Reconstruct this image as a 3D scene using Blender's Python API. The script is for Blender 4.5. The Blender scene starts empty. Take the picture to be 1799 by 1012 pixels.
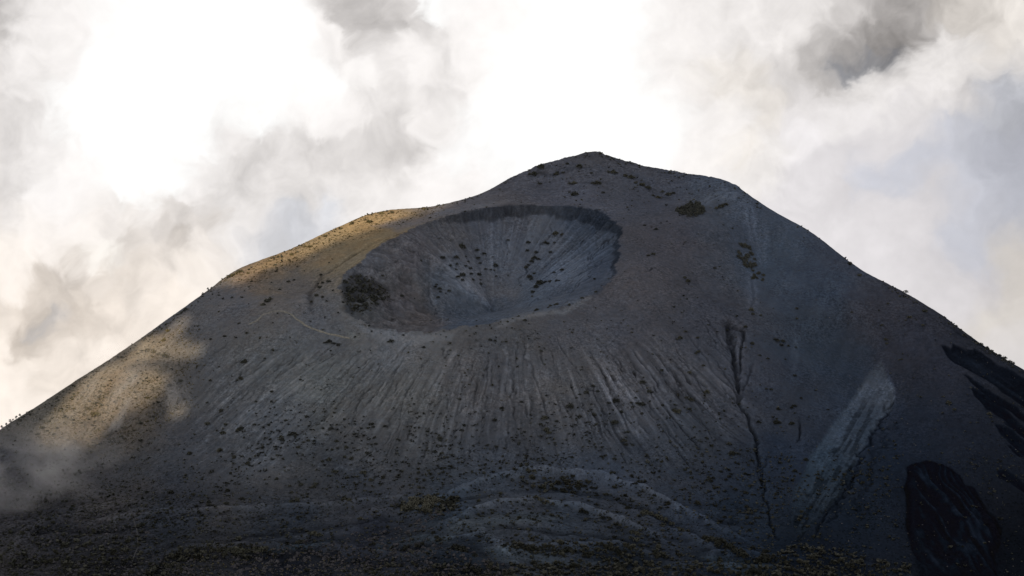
import bpy, bmesh, math, random
import numpy as np
from mathutils import Vector, Matrix, Euler
random.seed(7); RNG = np.random.RandomState(11)
SC = bpy.context.scene
COL = SC.collection
D2R = math.radians

# ------------------------------------------------------------------ camera (telephoto, at the origin, looking along +Y)
F = 4500.0; CX, CY = 899.5, 506.0; PITCH = D2R(5.0)
FWD = np.array([0, math.cos(PITCH), -math.sin(PITCH)]); UP = np.array([0, math.sin(PITCH), math.cos(PITCH)])
cam = bpy.data.cameras.new('camera'); cam.sensor_width = 36; cam.lens = 36*F/1799.0
cam.clip_start = 1; cam.clip_end = 60000
camo = bpy.data.objects.new('camera', cam); COL.objects.link(camo)
camo.rotation_euler = (D2R(90)-PITCH, 0, 0); SC.camera = camo

def at(px, py, Y):
    """point on the sight line of a photo position at distance Y"""
    a = (px-CX)/F; b = (CY-py)/F
    dy = FWD[1]+UP[1]*b; dz = FWD[2]+UP[2]*b
    t = Y/dy
    return (a*t, Y, dz*t)
def proj(x, y, z):
    d = y*FWD[1]+z*FWD[2]
    d = np.maximum(d, 1.0)
    return CX+F*x/d, CY-F*(y*UP[1]+z*UP[2])/d

# ------------------------------------------------------------------ noise
_T = RNG.rand(256, 256).astype(np.float32)
def vn(x, y, seed=0):
    x = np.asarray(x, np.float32)+seed*17.31; y = np.asarray(y, np.float32)+seed*41.77
    xi = np.floor(x).astype(np.int32); yi = np.floor(y).astype(np.int32)
    fx = x-xi; fy = y-yi
    fx = fx*fx*fx*(fx*(fx*6-15)+10); fy = fy*fy*fy*(fy*(fy*6-15)+10)
    x0 = xi & 255; x1 = (xi+1) & 255; y0 = yi & 255; y1 = (yi+1) & 255
    a = _T[x0, y0]; b = _T[x1, y0]; c = _T[x0, y1]; d = _T[x1, y1]
    return (a+(b-a)*fx+(c-a)*fy+(a-b-c+d)*fx*fy)*2-1
def fbm(x, y, oct=4, seed=0, gain=.5):
    s = 0; a = 1.0; n = 0
    for k in range(oct):
        c, sn = math.cos(.7*k), math.sin(.7*k)
        xx = (x*c-y*sn)*2**k; yy = (x*sn+y*c)*2**k
        s = s+a*vn(xx, yy, seed+k*3); n += a; a *= gain
    return s/n
_G = RNG.rand(256, 256).astype(np.float32)*6.2832; _GX = np.cos(_G); _GY = np.sin(_G)
def gn(x, y, seed=0):
    x = np.asarray(x, np.float32)+seed*13.7; y = np.asarray(y, np.float32)+seed*29.3
    xi = np.floor(x).astype(np.int32); yi = np.floor(y).astype(np.int32); fx = x-xi; fy = y-yi
    u = fx*fx*fx*(fx*(fx*6-15)+10); v = fy*fy*fy*(fy*(fy*6-15)+10)
    def g(i, j): a, b = (xi+i) & 255, (yi+j) & 255; return _GX[a, b]*(fx-i)+_GY[a, b]*(fy-j)
    a, b, c, d = g(0, 0), g(1, 0), g(0, 1), g(1, 1)
    return 1.5*(a+(b-a)*u+(c-a)*v+(a-b-c+d)*u*v)
def gfbm(x, y, oct=5, seed=0, gain=.55, turb=False):
    s = 0; a = 1.0; n = 0
    for k in range(oct):
        c, sn = math.cos(.9*k+.4), math.sin(.9*k+.4); q = gn((x*c-y*sn)*2.03**k, (x*sn+y*c)*2.03**k, seed+k*5)
        s = s+a*(1-2.2*np.abs(q) if turb else q); n += a; a *= gain
    return s/n
def sm(a, b, t):
    t = np.clip((t-a)/(b-a), 0, 1); return t*t*(3-2*t)
def lin(c):
    c = np.asarray(c, float)/255.0
    return np.where(c <= .04045, c/12.92, ((c+.055)/1.055)**2.4)
def polysd(px, py, poly):
    """signed distance, negative inside"""
    d = np.full(px.shape, 1e9); ins = np.zeros(px.shape, bool)
    n = len(poly)
    for i in range(n):
        ax, ay = poly[i]; bx, by = poly[(i+1) % n]
        ex, ey = bx-ax, by-ay; wx, wy = px-ax, py-ay
        t = np.clip((wx*ex+wy*ey)/(ex*ex+ey*ey+1e-9), 0, 1)
        d = np.minimum(d, (wx-ex*t)**2+(wy-ey*t)**2)
        c = (ay > py) != (by > py)
        xx = ax+(py-ay)*ex/(ey if abs(ey) > 1e-9 else 1e-9)
        ins ^= c & (px < xx)
    d = np.sqrt(d); return np.where(ins, -d, d)
def linedist(px, py, pts):
    d = np.full(px.shape, 1e9); tt = np.zeros(px.shape); n = len(pts)-1
    for i in range(n):
        ax, ay = pts[i]; bx, by = pts[i+1]
        ex, ey = bx-ax, by-ay; wx, wy = px-ax, py-ay
        t = np.clip((wx*ex+wy*ey)/(ex*ex+ey*ey+1e-9), 0, 1)
        q = (wx-ex*t)**2+(wy-ey*t)**2
        m = q < d; d = np.where(m, q, d); tt = np.where(m, (i+t)/n, tt)
    return np.sqrt(d), tt
def shepard(px, py, A, p=2.0, e=14.0, chunk=60000):
    A = np.asarray(A, np.float32); out = np.zeros((px.size, A.shape[1]-2), np.float32)
    X = px.ravel().astype(np.float32); Y = py.ravel().astype(np.float32)
    for i in range(0, X.size, chunk):
        w = ((X[i:i+chunk, None]-A[:, 0])**2+(Y[i:i+chunk, None]-A[:, 1])**2+e*e)**(-p)
        w /= w.sum(1, keepdims=True); out[i:i+chunk] = w @ A[:, 2:]
    return out
def knn(px, py, A, k=4, wd=.62, mn=10.0, chunk=40000):
    A = np.asarray(A, np.float32); out = np.zeros((px.size, A.shape[1]-2), np.float32)
    X = px.ravel().astype(np.float32); Y = py.ravel().astype(np.float32)
    for i in range(0, X.size, chunk):
        d = (X[i:i+chunk, None]-A[:, 0])**2+(Y[i:i+chunk, None]-A[:, 1])**2
        b = np.partition(d, k, axis=1)[:, k]*wd*wd+mn*mn
        w = np.exp(-d/b[:, None])+1e-12; w /= w.sum(1, keepdims=True); out[i:i+chunk] = w @ A[:, 2:]
    return out
def Z(x0, y0, k, pts):      # enlargement coordinates -> photo coordinates
    return [(x0+k*a, y0+k*b) for a, b in pts]
K = 500/1799.0; K6 = 599/1799.0

# ------------------------------------------------------------------ the mountain: thin plate surface through surveyed points
SKY = [(-150,856,2800),(0,758,2870),(56,723,2897),(119,682,2933),(178,646,2966),(204,630,2981),(276,579,3018),(323,546,3045),(366,512,3068),(396,489,3088),(428,473,3100),
       (500,444,3130),(560,416,3160),(640,379,3190),(690,369,3200),(745,366,3210),(800,354,3225),(860,334,3250),(900,311,3280),
       (950,289,3310),(1000,277,3325),(1043,267,3330),(1090,281,3330),(1180,300,3310),(1240,312,3290),(1282,322,3270),(1338,358,3220),(1413,401,3170),(1445,422,3150),
       (1483,452,3120),(1533,487,3093),(1593,519,3058),(1660,558,3015),(1719,602,2980),(1773,636,2947),(1799,650,2930),(1950,745,2880)]
RIM = [(750,585,2835),(700,584,2838),(655,578,2850),(622,560,2872),(602,532,2900),(598,505,2930),(610,480,2958),(640,452,2990),(700,414,3050),(780,382,3112),
       (860,364,3152),(930,361,3174),(1000,363,3174),(1042,370,3162),(1072,382,3138),(1084,400,3102),(1086,425,3062),(1088,450,3022),(1080,480,2986),
       (1060,505,2956),(1010,530,2920),(960,546,2894),(900,561,2868),(850,569,2855),(800,577,2842)]
PTS = [(870,1012,2400),(870,900,2540),(870,830,2645),(870,700,2748),(870,630,2805),(300,700,2832),(150,800,2762),(500,650,2810),(500,800,2690),(450,560,2894),
       (350,640,2860),(250,620,2915),(545,505,2985),(545,470,3030),(600,430,3075),(680,395,3125),(480,510,2985),(780,620,2805),(650,620,2820),
       (1000,600,2838),(1100,600,2852),(1110,480,2975),(1110,400,3110),(1200,500,2985),(1200,400,3110),(1280,420,3100),(1330,450,3095),(1300,560,2930),
       (1250,700,2800),(1200,800,2705),(1320,800,2728),(1350,950,2560),(1400,600,2925),(1450,500,3030),(1500,620,2940),(1560,640,2915),(1565,720,2840),
       (1480,750,2800),(1420,850,2690),(1650,700,2850),(1700,800,2755),(1790,750,2815),(1600,900,2650),(1790,900,2680),(1500,980,2535),(1700,1012,2550),
       (100,950,2565),(0,870,2690),(50,1012,2490),(300,900,2600),(300,1012,2455),(600,870,2612),(600,1012,2425),(1100,870,2622),(1100,1012,2425),
       (1300,960,2520),(1400,1012,2450),(0,1200,2170),(900,1200,2130),(1799,1200,2200),(1050,320,3240),(1180,340,3230),(960,330,3250),(900,345,3205)]
P = [at(*p) for p in SKY+RIM+PTS]
for p in SKY:
    x, y, z = at(*p)
    P.append((x, y+130, z-85)); P.append((x, y+330, z-230))
P = np.array(P)
cen = np.array([0, 2850.0]); S = 500.0
def tps_fit(P):
    Q = (P[:, :2]-cen)/S; n = len(Q)
    r2 = ((Q[:, None]-Q[None])**2).sum(2)
    Km = .5*r2*np.log(r2+1e-12)+np.eye(n)*2e-4
    A = np.zeros((n+3, n+3)); A[:n, :n] = Km; A[:n, n] = 1; A[:n, n+1:] = Q; A[n, :n] = 1; A[n+1:, :n] = Q.T
    return Q, np.linalg.solve(A, np.r_[P[:, 2], 0, 0, 0])
TQ, TW = tps_fit(P)
def tps(x, y):
    sh = x.shape; q = np.stack([(x.ravel()-cen[0])/S, (y.ravel()-cen[1])/S], 1).astype(np.float32)
    out = np.zeros(len(q), np.float32); Qf = TQ.astype(np.float32); w = TW.astype(np.float32); n = len(Qf)
    for i in range(0, len(q), 40000):
        s = q[i:i+40000]
        r2 = (s[:, 0:1]-Qf[:, 0])**2+(s[:, 1:2]-Qf[:, 1])**2
        out[i:i+40000] = (.5*r2*np.log(r2+1e-12)) @ w[:n]+w[n]+s @ w[n+1:]
    return out.reshape(sh)

def axis(lo, hi, st, far_lo, far_hi):
    core = list(np.arange(lo, hi, st)); a = []; s = st; v = lo
    while v > far_lo: s *= 1.35; v -= s; a.append(v)
    b = []; s = st; v = core[-1]
    while v < far_hi: s *= 1.35; v += s; b.append(v)
    return np.array(a[::-1]+core+b)
gx = axis(-640, 640, 1.0, -2600, 2600); gy = axis(2350, 3380, 1.15, 900, 5200)
X, Y = np.meshgrid(gx, gy)                         # rows = y
XC = np.clip(X, -900, 900); YC = np.clip(Y, 2150, 3640)
# evaluate the smooth surface on a coarser lattice, then cubic-free bilinear refine is not smooth enough: evaluate directly
cgx = np.arange(-924, 925, 6.0); cgy = np.arange(2126, 3665, 6.0)
def cr1(A, u):
    i = np.clip(u.astype(int), 1, A.shape[1]-3); f = (u-i)[None]
    p0, p1, p2, p3 = A[:, i-1], A[:, i], A[:, i+1], A[:, i+2]
    return p1+.5*f*(p2-p0+f*(2*p0-5*p1+4*p2-p3+f*(3*(p1-p2)+p3-p0)))
_c = tps(*np.meshgrid(cgx, cgy)).astype(np.float64)
H = cr1(cr1(_c, (XC[0]-cgx[0])/6).T, (YC[:, 0]-cgy[0])/6).T
OUT = np.hypot(X-XC, Y-YC)
# crater
rim = np.array([at(*p) for p in RIM]); fl = np.array(at(868, 543, 3012)); fl[2] -= 3
def crater_polar(x, y):
    return np.arctan2(y-fl[1], x-fl[0]), np.hypot(x-fl[0], y-fl[1])
rt, rr = crater_polar(rim[:, 0], rim[:, 1]); o = np.argsort(rt)
rt, rr, rz = rt[o], rr[o], rim[o, 2]
def per(th, v):
    return np.interp(th, np.r_[rt-2*np.pi, rt, rt+2*np.pi], np.r_[v, v, v])
TH, RR = crater_polar(X, Y)
TH = TH.astype(np.float32)
wob = 1+.022*vn(TH*9, 0*TH, 5)+.016*vn(TH*25, 0*TH, 6)+.012*vn(TH*60, 0*TH, 8)+.007*vn(TH*130, 0*TH, 11)
RIMR = per(TH, rr)*wob
s_ = RR/RIMR; INSIDE = s_ < 1.0
far = np.clip(np.sin(TH), 0, 1)                    # far side weight
rgt = np.clip(np.cos(TH-.5), 0, 1)
# ------------------------------------------------------------------ relief
N = np.zeros_like(H)
N += 3.0*fbm(X/110, Y/110, 3, 1)+1.3*fbm(X/38, Y/38, 3, 2)
_px, _py = proj(X, Y, H); _sd = np.full(H.shape, 99.0); _m = (_py > 230) & (_px > -200) & (_px < 2000) & (Y > 2780)
_sd[_m] = linedist(_px[_m], _py[_m], [p[:2] for p in SKY])[0]; N *= .15+.85*sm(0, 55, _sd)
H0 = H+N*sm(0, 40, np.abs(RR-RIMR)+8)              # first guess of the surface for finding photo positions
H0 = H0-.5*OUT
# inner surface
zr = per(TH, rz)
dg = np.degrees(TH)
bw = np.clip(.018+.092*sm(138, 96, dg)*sm(16, 55, dg)*(.8+.3*vn(TH*5, 0*TH, 13))+.03*sm(-25, 5, dg)*sm(40, 15, dg)-.03*sm(150, 175, np.abs(dg)), .004, 1)
bw0 = bw; bw = bw*(1+.22*vn(TH*12, 0*TH, 9)+.20*vn(TH*38, 0*TH, 10)+.12*vn(TH*90, 0*TH, 12)); edge = 1-bw; cl = np.clip(bw*1.35, 0, .19)      # rim cliff: width and share of the height
left = np.clip(np.cos(TH-np.pi-.25), 0, 1)
lin_s = np.clip(s_/(1-bw0), 0, 1)
lowp = lin_s**(1.12-.45*left)
g = (1-np.clip(bw0*1.35, 0, .19))*lowp; g = g+(1-g)*np.clip((s_-edge)/(.8*bw+1e-3), 0, 1)
ridg = 1-np.abs(vn(TH*22+.3*vn(s_*5, TH*3, 4), s_*1.2, 31))
ridg2 = 1-np.abs(vn(TH*48+.3*vn(s_*8, TH*3, 14), s_*2.2, 32))
inn = fl[2]+(zr-fl[2])*g
amp = sm(.12, .6, s_)*sm(1.0, .9, s_)
inn += amp*(3.0*(ridg-.6)*(.04+.9*rgt)+1.3*(ridg2-.6)*(.10+.8*rgt)+2.6*left*fbm(X/11, Y/11, 4, 33)+2.5*left*(1-2*np.abs(vn(X/17, Y/17, 36)))+5*left*fbm(X/45, Y/45, 2, 34)+.6*fbm(X/6, Y/6, 3, 35))
# radial rills on the outer cone
AX, AY = 5.0, 3010.0
PH = np.arctan2(X-AX, -(Y-AY)).astype(np.float32); RD = np.hypot(X-AX, Y-AY)
PXv, PYv = proj(X, Y, H0)
wp = .016*vn(RD/80, PH*6, 40)+.005*vn(RD/20, PH*20, 41)
def ridged(k, kr, seed): return 1-np.abs(vn((PH+wp)*k, RD/kr, seed))
rA = ridged(27, 190, 50); rB = ridged(60, 120, 51); rC = ridged(120, 80, 52)
front = sm(585, 650, PYv+25*vn(PH*9, RD*0, 53))*sm(860, 760, PYv+40*vn(PH*12, RD*0, 54))*sm(230, 420, PXv)*sm(1370, 1290, PXv)
front *= (~INSIDE)
deepR = np.exp(-((PXv-1130)/190)**2)
brk = .35+.65*sm(-.25, .35, vn(PH*14, RD/60, 55)+.6*vn(PH*40, RD/30, 56))
rill = -brk*(np.clip(rA-.74, 0, 1)*(.8+2.2*deepR)+np.clip(rB-.68, 0, 1)*(.7+1.4*deepR)+np.clip(rC-.62, 0, 1)*.9)
H1 = H+N+front*rill
# general small roughness
rough = .35+.25*sm(820, 960, PYv)+.25*sm(420, 150, PXv)
scree = sm(40, -30, polysd(PXv, PYv, [(1345,380),(1440,440),(1510,540),(1555,640),(1500,720),(1440,800),(1395,880),(1375,800),(1350,700),(1345,560),(1330,450)]))
rough *= 1-.75*scree
rough += .8*sm(345, 300, PYv)*(~INSIDE)
H1 += rough*(1.3*fbm(X/14, Y/14, 4, 3)+.9*fbm(X/5, Y/5, 3, 4))
hum = sm(835, 900, PYv)*sm(1420, 1320, PXv)
H1 += hum*(4.6*fbm(X/70, Y/30, 4, 60)+1.0*(1-2*np.abs(fbm(X/22, Y/13, 3, 61))))
H1 += .35*sm(60, 0, OUT)*fbm(X/3.2, Y/3.2, 2, 5)*rough

# sampling of the fine block for rays
def bil(Hg, x, y):
    i = np.clip(np.searchsorted(gx, x)-1, 0, len(gx)-2); j = np.clip(np.searchsorted(gy, y)-1, 0, len(gy)-2)
    a = (x-gx[i])/(gx[i+1]-gx[i]); b = (y-gy[j])/(gy[j+1]-gy[j])
    return (Hg[j, i]*(1-a)+Hg[j, i+1]*a)*(1-b)+(Hg[j+1, i]*(1-a)+Hg[j+1, i+1]*a)*b
def hit(Hg, px, py):
    """world points where the sight lines of photo positions first meet the ground"""
    px = np.atleast_1d(np.asarray(px, float)); py = np.atleast_1d(np.asarray(py, float))
    a = (px-CX)/F; b = (CY-py)/F; dy = FWD[1]+UP[1]*b; dz = FWD[2]+UP[2]*b
    out = np.full((len(px), 3), np.nan); live = np.arange(len(px))
    for yy in np.arange(2150, 3560, 2.0):
        t = yy/dy[live]; h = bil(Hg, a[live]*t, np.full(len(live), yy))
        m = dz[live]*t < h
        if m.any():
            k = live[m]; lo = np.full(len(k), yy-2.0); hi = np.full(len(k), yy)
            for _ in range(9):
                mid = (lo+hi)/2; tm = mid/dy[k]; u = dz[k]*tm < bil(Hg, a[k]*tm, mid)
                hi = np.where(u, mid, hi); lo = np.where(u, lo, mid)
            tm = hi/dy[k]; out[k] = np.stack([a[k]*tm, hi, bil(Hg, a[k]*tm, hi)], 1); live = live[~m]
            if not len(live): break
    return out
Hc = np.where(INSIDE, inn, H1)-.5*OUT; 

# carved and raised lines (photo positions found on the ground, then carved in plan)
DARK = np.zeros_like(H)        # darker along carved lines; also shade painted below hummock crests
LIGHT = np.zeros_like(H)       # pale ash streaks; also light painted on hummock crests
def window(q, m):
    i0, i1 = np.searchsorted(gx, [q[:, 0].min()-m, q[:, 0].max()+m]); j0, j1 = np.searchsorted(gy, [q[:, 1].min()-m, q[:, 1].max()+m])
    return slice(j0, j1), slice(i0, i1)
def carve(line, w, depth, dark=0., light=0., taper=True, wiggle=1.0):
    global Hc
    q = hit(HB, [p[0] for p in line], [p[1] for p in line]); q = q[~np.isnan(q[:, 0])]
    if len(q) < 2: return
    W = window(q, w*4+8); x, y = X[W], Y[W]
    wx = x+wiggle*2.2*vn(x/9, y/9, 70)+wiggle*.8*vn(x/3, y/3, 71); wy = y+wiggle*2.2*vn(x/9, y/9, 72)
    d, t = linedist(wx, wy, q[:, :2])
    tp = np.minimum(1, 3.5*np.minimum(t+.08, 1-t+.08)) if taper else 1
    k = np.exp(-(d/(w*.8))**2)*tp
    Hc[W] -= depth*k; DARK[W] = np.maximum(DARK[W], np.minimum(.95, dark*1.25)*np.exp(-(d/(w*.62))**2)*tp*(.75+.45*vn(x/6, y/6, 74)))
    if light: LIGHT[W] = np.maximum(LIGHT[W], light*np.exp(-(d/(w*2.2))**2)*tp)
HB = Hc.copy()
def carve_world(q, w, depth, dark=0., light=0., wl=None):
    W = window(q, max(w, wl or w)*3+4)
    if W[0].stop-W[0].start < 2 or W[1].stop-W[1].start < 2: return
    x, y = X[W], Y[W]; wx = x+1.0*vn(x/5, y/5, 170)+.9*vn(x/2.2, y/2.2, 171); wy = y+1.0*vn(x/5, y/5, 172)
    d, t = linedist(wx, wy, q); tp = np.minimum(1, 3*np.minimum(t+.05, 1-t+.05))
    if depth: Hc[W] -= depth*np.exp(-(d/w)**2)*tp
    if dark: DARK[W] = np.maximum(DARK[W], dark*np.exp(-(d/w)**2)*tp*(.6+.6*vn(x/5, y/5, 173)))
    if light: LIGHT[W] = np.maximum(LIGHT[W], light*sm(1.3, .6, d/wl)*tp*(.75+.5*vn(x/3, y/3, 174)))
rr_ = random.Random(77)
for k in range(460):
    px = rr_.uniform(380, 1300); py = rr_.uniform(600, 800) if k % 3 else rr_.uniform(620, 730)
    if px > 980 and py < 640 and rr_.random() < .5: continue
    h = hit(HB, [px], [py])[0]
    if np.isnan(h[0]): continue
    ph = math.atan2(h[0]-AX, -(h[1]-AY)); rd = math.hypot(h[0]-AX, h[1]-AY); ln = rr_.uniform(10, 34)*(1.7 if k % 5 == 0 else 1)
    q = []; a = ph
    for j in range(9):
        a += rr_.gauss(0, .0035); r_ = rd+ln*(j/8-.3); q.append((AX+math.sin(a)*r_, AY-math.cos(a)*r_))
    q = np.array(q); fade = 1 if px < 1000 else 1.25
    if k % 2: carve_world(q, rr_.uniform(.6, 1.15), 1.1*fade, rr_.uniform(.36, .7)*fade)
    else: carve_world(q, 2.0, .25, 0, rr_.uniform(.35, .85), rr_.uniform(.9, 2.6))
for k in range(150):
    h = hit(HB, [rr_.uniform(330, 660)], [rr_.uniform(690, 815)])[0]
    ph = math.atan2(h[0]-AX, -(h[1]-AY)); rd = math.hypot(h[0]-AX, h[1]-AY); ln = rr_.uniform(8, 30)
    q = np.array([(AX+math.sin(ph+rr_.gauss(0, .002))*(rd+ln*j/6), AY-math.cos(ph+rr_.gauss(0, .002))*(rd+ln*j/6)) for j in range(7)])
    carve_world(q, 2.0, .2, 0, rr_.uniform(.5, 1.0), rr_.uniform(.8, 2.0))
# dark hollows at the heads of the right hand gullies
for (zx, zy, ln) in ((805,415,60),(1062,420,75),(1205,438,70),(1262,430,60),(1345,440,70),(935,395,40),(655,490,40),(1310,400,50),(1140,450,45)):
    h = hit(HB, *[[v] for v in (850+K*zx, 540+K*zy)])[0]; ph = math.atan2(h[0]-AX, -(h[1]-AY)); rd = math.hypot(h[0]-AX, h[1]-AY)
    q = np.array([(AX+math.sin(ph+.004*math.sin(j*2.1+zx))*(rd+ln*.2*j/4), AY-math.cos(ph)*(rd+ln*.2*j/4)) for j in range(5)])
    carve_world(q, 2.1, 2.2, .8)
for l, w, d in (([(1030,272),(1055,272)], 7, -3.2), ([(940,295),(958,294)], 6, -2.4), ([(1272,325),(1292,328)], 7, -3), ([(1318,350),(1336,362)], 6, -2.4), ([(1090,284),(1110,288)], 5, 1.2), ([(1190,304),(1215,310)], 6, -1.5)):
    carve(l, w, d, 0, 0, False, .6)
# main gully on the right of the cone
carve([(1283,590),(1291,630),(1294,676)], 4.6, 4.5, .6, 0, False, 1.4)
carve([(1322,640),(1312,665),(1303,690)], 1.6, 2, .5); carve([(1268,650),(1282,672),(1296,695)], 1.5, 2, .5); carve([(1345,800),(1338,835),(1344,868)], 1.5, 2, .5); carve([(1310,790),(1326,812),(1338,850)], 1.4, 1.8, .4)
carve([(1293,672),(1300,704),(1313,729),(1320,751)], 3.6, 5.0, .9, 0, False)
carve([(1320,749),(1331,779),(1333,818)], 2.6, 4.5, .75, 0, False); carve([(1333,812),(1342,860),(1352,905),(1365,950)], 1.9, 2.6, .42, 0, True)
carve([(1276,572),(1280,600),(1290,640),(1293,676)], 2.0, 3, .8); carve([(1307,585),(1303,615),(1297,660)], 2.2, 3, .7)
carve([(1279,568),(1284,590),(1285,612)], 8.0, 4, .9, 0, False, .6); carve([(1288,572),(1304,580),(1307,596)], 4.0, 2.5, .7, 0, False, .6); carve([(1296,590),(1295,620),(1296,650)], 4, -1.5, 0, .5)
carve([(1405,735),(1407,760),(1398,778)], 1.6, 3, .8); carve([(1390,570),(1398,610),(1392,660)], 1.5, 1.2, .0, .6)
# pale runnels down the upper right slope
for l in ([(1345,360),(1343,400),(1338,440),(1340,465)], [(1318,480),(1322,510),(1322,545)], [(1312,350),(1320,400),(1330,430)], [(1290,335),(1255,345),(1230,362)], [(1300,338),(1270,352)]):
    carve(l, 3.0, 2.2, 0, .8)
z12 = [[(680,490),(710,560),(740,640),(770,690)],[(800,405),(850,480),(900,560),(950,625)],[(1055,415),(1100,480),(1145,560)],[(1200,430),(1230,500),(1275,575)],
       [(1335,430),(1370,500),(1400,560)],[(1070,690),(1130,760),(1170,830),(1260,950)],[(1340,680),(1400,760),(1450,850)],[(870,640),(960,770)],[(490,580),(560,720)],
       [(430,140),(500,260),(560,350),(640,480)],[(760,240),(850,330),(900,400)],[(930,260),(1000,340),(1050,400)],[(1080,280),(1130,360),(1190,430)],[(1190,220),(1270,330),(1330,420)],
       [(1290,160),(1370,280),(1450,390)],[(1360,60),(1440,180),(1520,330)],[(160,280),(175,450),(180,600),(215,760)],[(280,330),(330,450),(375,600),(420,720)],[(950,370),(1010,430)],[(1250,400),(1310,480)],
       [(1400,40),(1480,170),(1530,260)],[(640,600),(720,720),(800,840)],[(1500,470),(1540,560)]]
for i, l in enumerate(z12): carve(Z(850,540,K,l), 1.1+.35*(i % 3), 1.7, .62 if i < 5 else .34, .3)
z13 = [[(1290,340),(1180,450),(1140,530),(1100,640),(1060,780),(1000,920)],[(1010,310),(940,400),(870,510),(820,650),(770,760),(680,900)],[(830,260),(760,350),(700,420)],
       [(1390,540),(1385,680),(1370,800)],[(1460,480),(1445,700),(1420,820)],[(1110,330),(1010,470),(960,560)],[(700,330),(600,440)],[(330,330),(200,450),(60,560)],
       [(470,640),(330,780),(200,960)],[(600,600),(480,720)],[(1570,380),(1560,560),(1570,700)],[(1640,300),(1650,500)],[(1280,560),(1240,720)],[(900,330),(830,400),(740,520),(640,640)]]
for i, l in enumerate(z13): carve(Z(400,540,K,l), .9+.3*(i % 3), 1.0, .34, .22)
# gullies inside the crater
z3 = [[(745,205),(740,260),(690,330),(690,390),(670,460),(665,520)],[(970,225),(960,280),(910,350),(860,440),(800,530),(720,650)],[(1150,330),(1050,400),(1000,435),(920,500),(890,545)],
      [(1270,340),(1200,450),(1120,510),(1000,560),(900,640)],[(1100,640),(1000,700),(870,700),(780,770)],[(205,550),(205,640),(212,720),(250,820),(262,880)],
      [(1330,300),(1240,420),(1180,520)],[(300,240),(240,260),(330,330)],[(1180,520),(1040,600),(960,660)],[(330,560),(460,660),(600,720)],[(1372,275),(1300,370),(1225,450)],[(1330,205),(1180,330),(1105,400)],[(1210,385),(1190,465),(1120,505)],[(1385,300),(1330,330),(1250,395)],[(1330,420),(1200,540),(1090,650)],[(1140,370),(1050,400),(1000,440)],[(1260,520),(1150,610),(1060,690)]]
for i, l in enumerate(z3): carve(Z(700,330,K,l), 1.2+.4*(i % 2), 1.8, (.5, .6, .6, .7, .55, .14, .6, .3, .5, .12, .6, .6, .6, .7, .5, .75, .5)[i], .15, True, 1.6)
carve(Z(700,330,K,[(1300,330),(1150,420),(1020,520),(900,640)]), 9, 1.5, 0, .45); carve(Z(700,330,K,[(260,350),(330,470),(420,600),(590,720)]), 8, 1.0, 0, .55)
# bench and outer scarp on the left of the crater
carve(Z(400,330,K,[(1010,310),(820,410),(680,500),(590,560),(530,640),(520,720),(545,790)]), 6, 3.2, .42)
carve(Z(400,330,K,[(1180,260),(960,345),(800,420),(690,490)]), 3, 2, .5)
carve(Z(400,330,K,[(560,530),(620,580),(600,640),(560,700)]), 6, -2.5, .3)
# little scarp right of the rim, ledges near the summit
carve(Z(700,330,K,[(1570,530),(1610,505),(1690,540)]), 1.8, 2, .6)
carve([(1085,285),(1140,330),(1180,350)], 10, 2.5, .12); carve([(930,300),(965,308),(1010,296)], 5, 1.5, .35); carve([(1000,322),(1050,318),(1080,322)], 4, 1.2, .3)
# right hand scar and the broken gully beside it
SCAR = [(1548,630),(1562,665),(1570,695),(1565,722),(1545,740),(1526,772),(1500,818),(1480,865),(1445,915),(1390,950),(1392,865),(1424,802),(1466,738),(1508,682)]
carve([(1564,690),(1560,725),(1537,757),(1512,792),(1496,832),(1478,872),(1450,925)], 4, 4.5, .55, 0, True, 2.2)
carve([(1575,740),(1545,790),(1520,850),(1490,910)], 5, 2.0, .3, 0, True, 2.5)
carve([(1552,640),(1568,680),(1572,720)], 4, -2.5, 0, .3)
carve([(1475,870),(1450,900),(1430,945)], 2.2, 3, .5); carve([(1440,480),(1500,545),(1545,615),(1556,640)], 13, -4.5, 0, 0, True, 2)
# hummocks and benches of the foot, crest light and flank shade painted as strokes
for l, w, d, dk, lt in (([(735,902),(800,868),(870,842),(930,828),(1050,836),(1130,862),(1225,910),(1335,962)], 7, -6.5, 0, .5), ([(770,930),(840,896),(930,882),(1020,892),(1100,922),(1190,962)], 7, -6, 0, .5),
                ([(800,944),(850,938),(880,962),(905,985)], 5, -3.5, 0, .6), ([(880,970),(960,958),(1080,957),(1200,985)], 7, -3, 0, .25), ([(890,862),(980,856),(1080,872),(1160,905),(1260,955)], 8, 3.5, .38, 0),
                ([(900,852),(960,846),(1040,850)], 5, 1.5, .4, 0), ([(860,925),(950,930),(1060,938),(1140,960)], 7, 3.0, .35, 0), ([(900,962),(960,965),(1100,975)], 5, 2.0, .5, 0), ([(800,880),(840,872),(880,862)], 5, 2.5, .4, 0),
                ([(1180,930),(1260,965),(1330,985)], 8, -4, 0, .3), ([(0,920),(200,912),(420,895),(640,880),(770,872)], 7, -3, 0, .25), ([(0,935),(150,930),(300,925)], 9, 2.5, .3, 0), ([(380,950),(500,935),(640,915),(700,905)], 8, 2, .25, 0),
                ([(0,990),(60,925),(140,905)], 7, -4, 0, .35), ([(250,935),(330,915),(480,900)], 5, -2, 0, .3), ([(400,975),(480,950),(600,938)], 4, -2, 0, .4)):
    carve(l, w, d, dk, lt, True, 1.5)
carve([(225,1022),(285,985),(330,972),(420,968),(560,968),(700,985),(860,1002)], 11, -8, 0, 0, False, 1.5)
carve([(1250,978),(1400,988),(1520,1000),(1600,1020)], 10, -7, 0, 0, False, 1.5)
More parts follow.
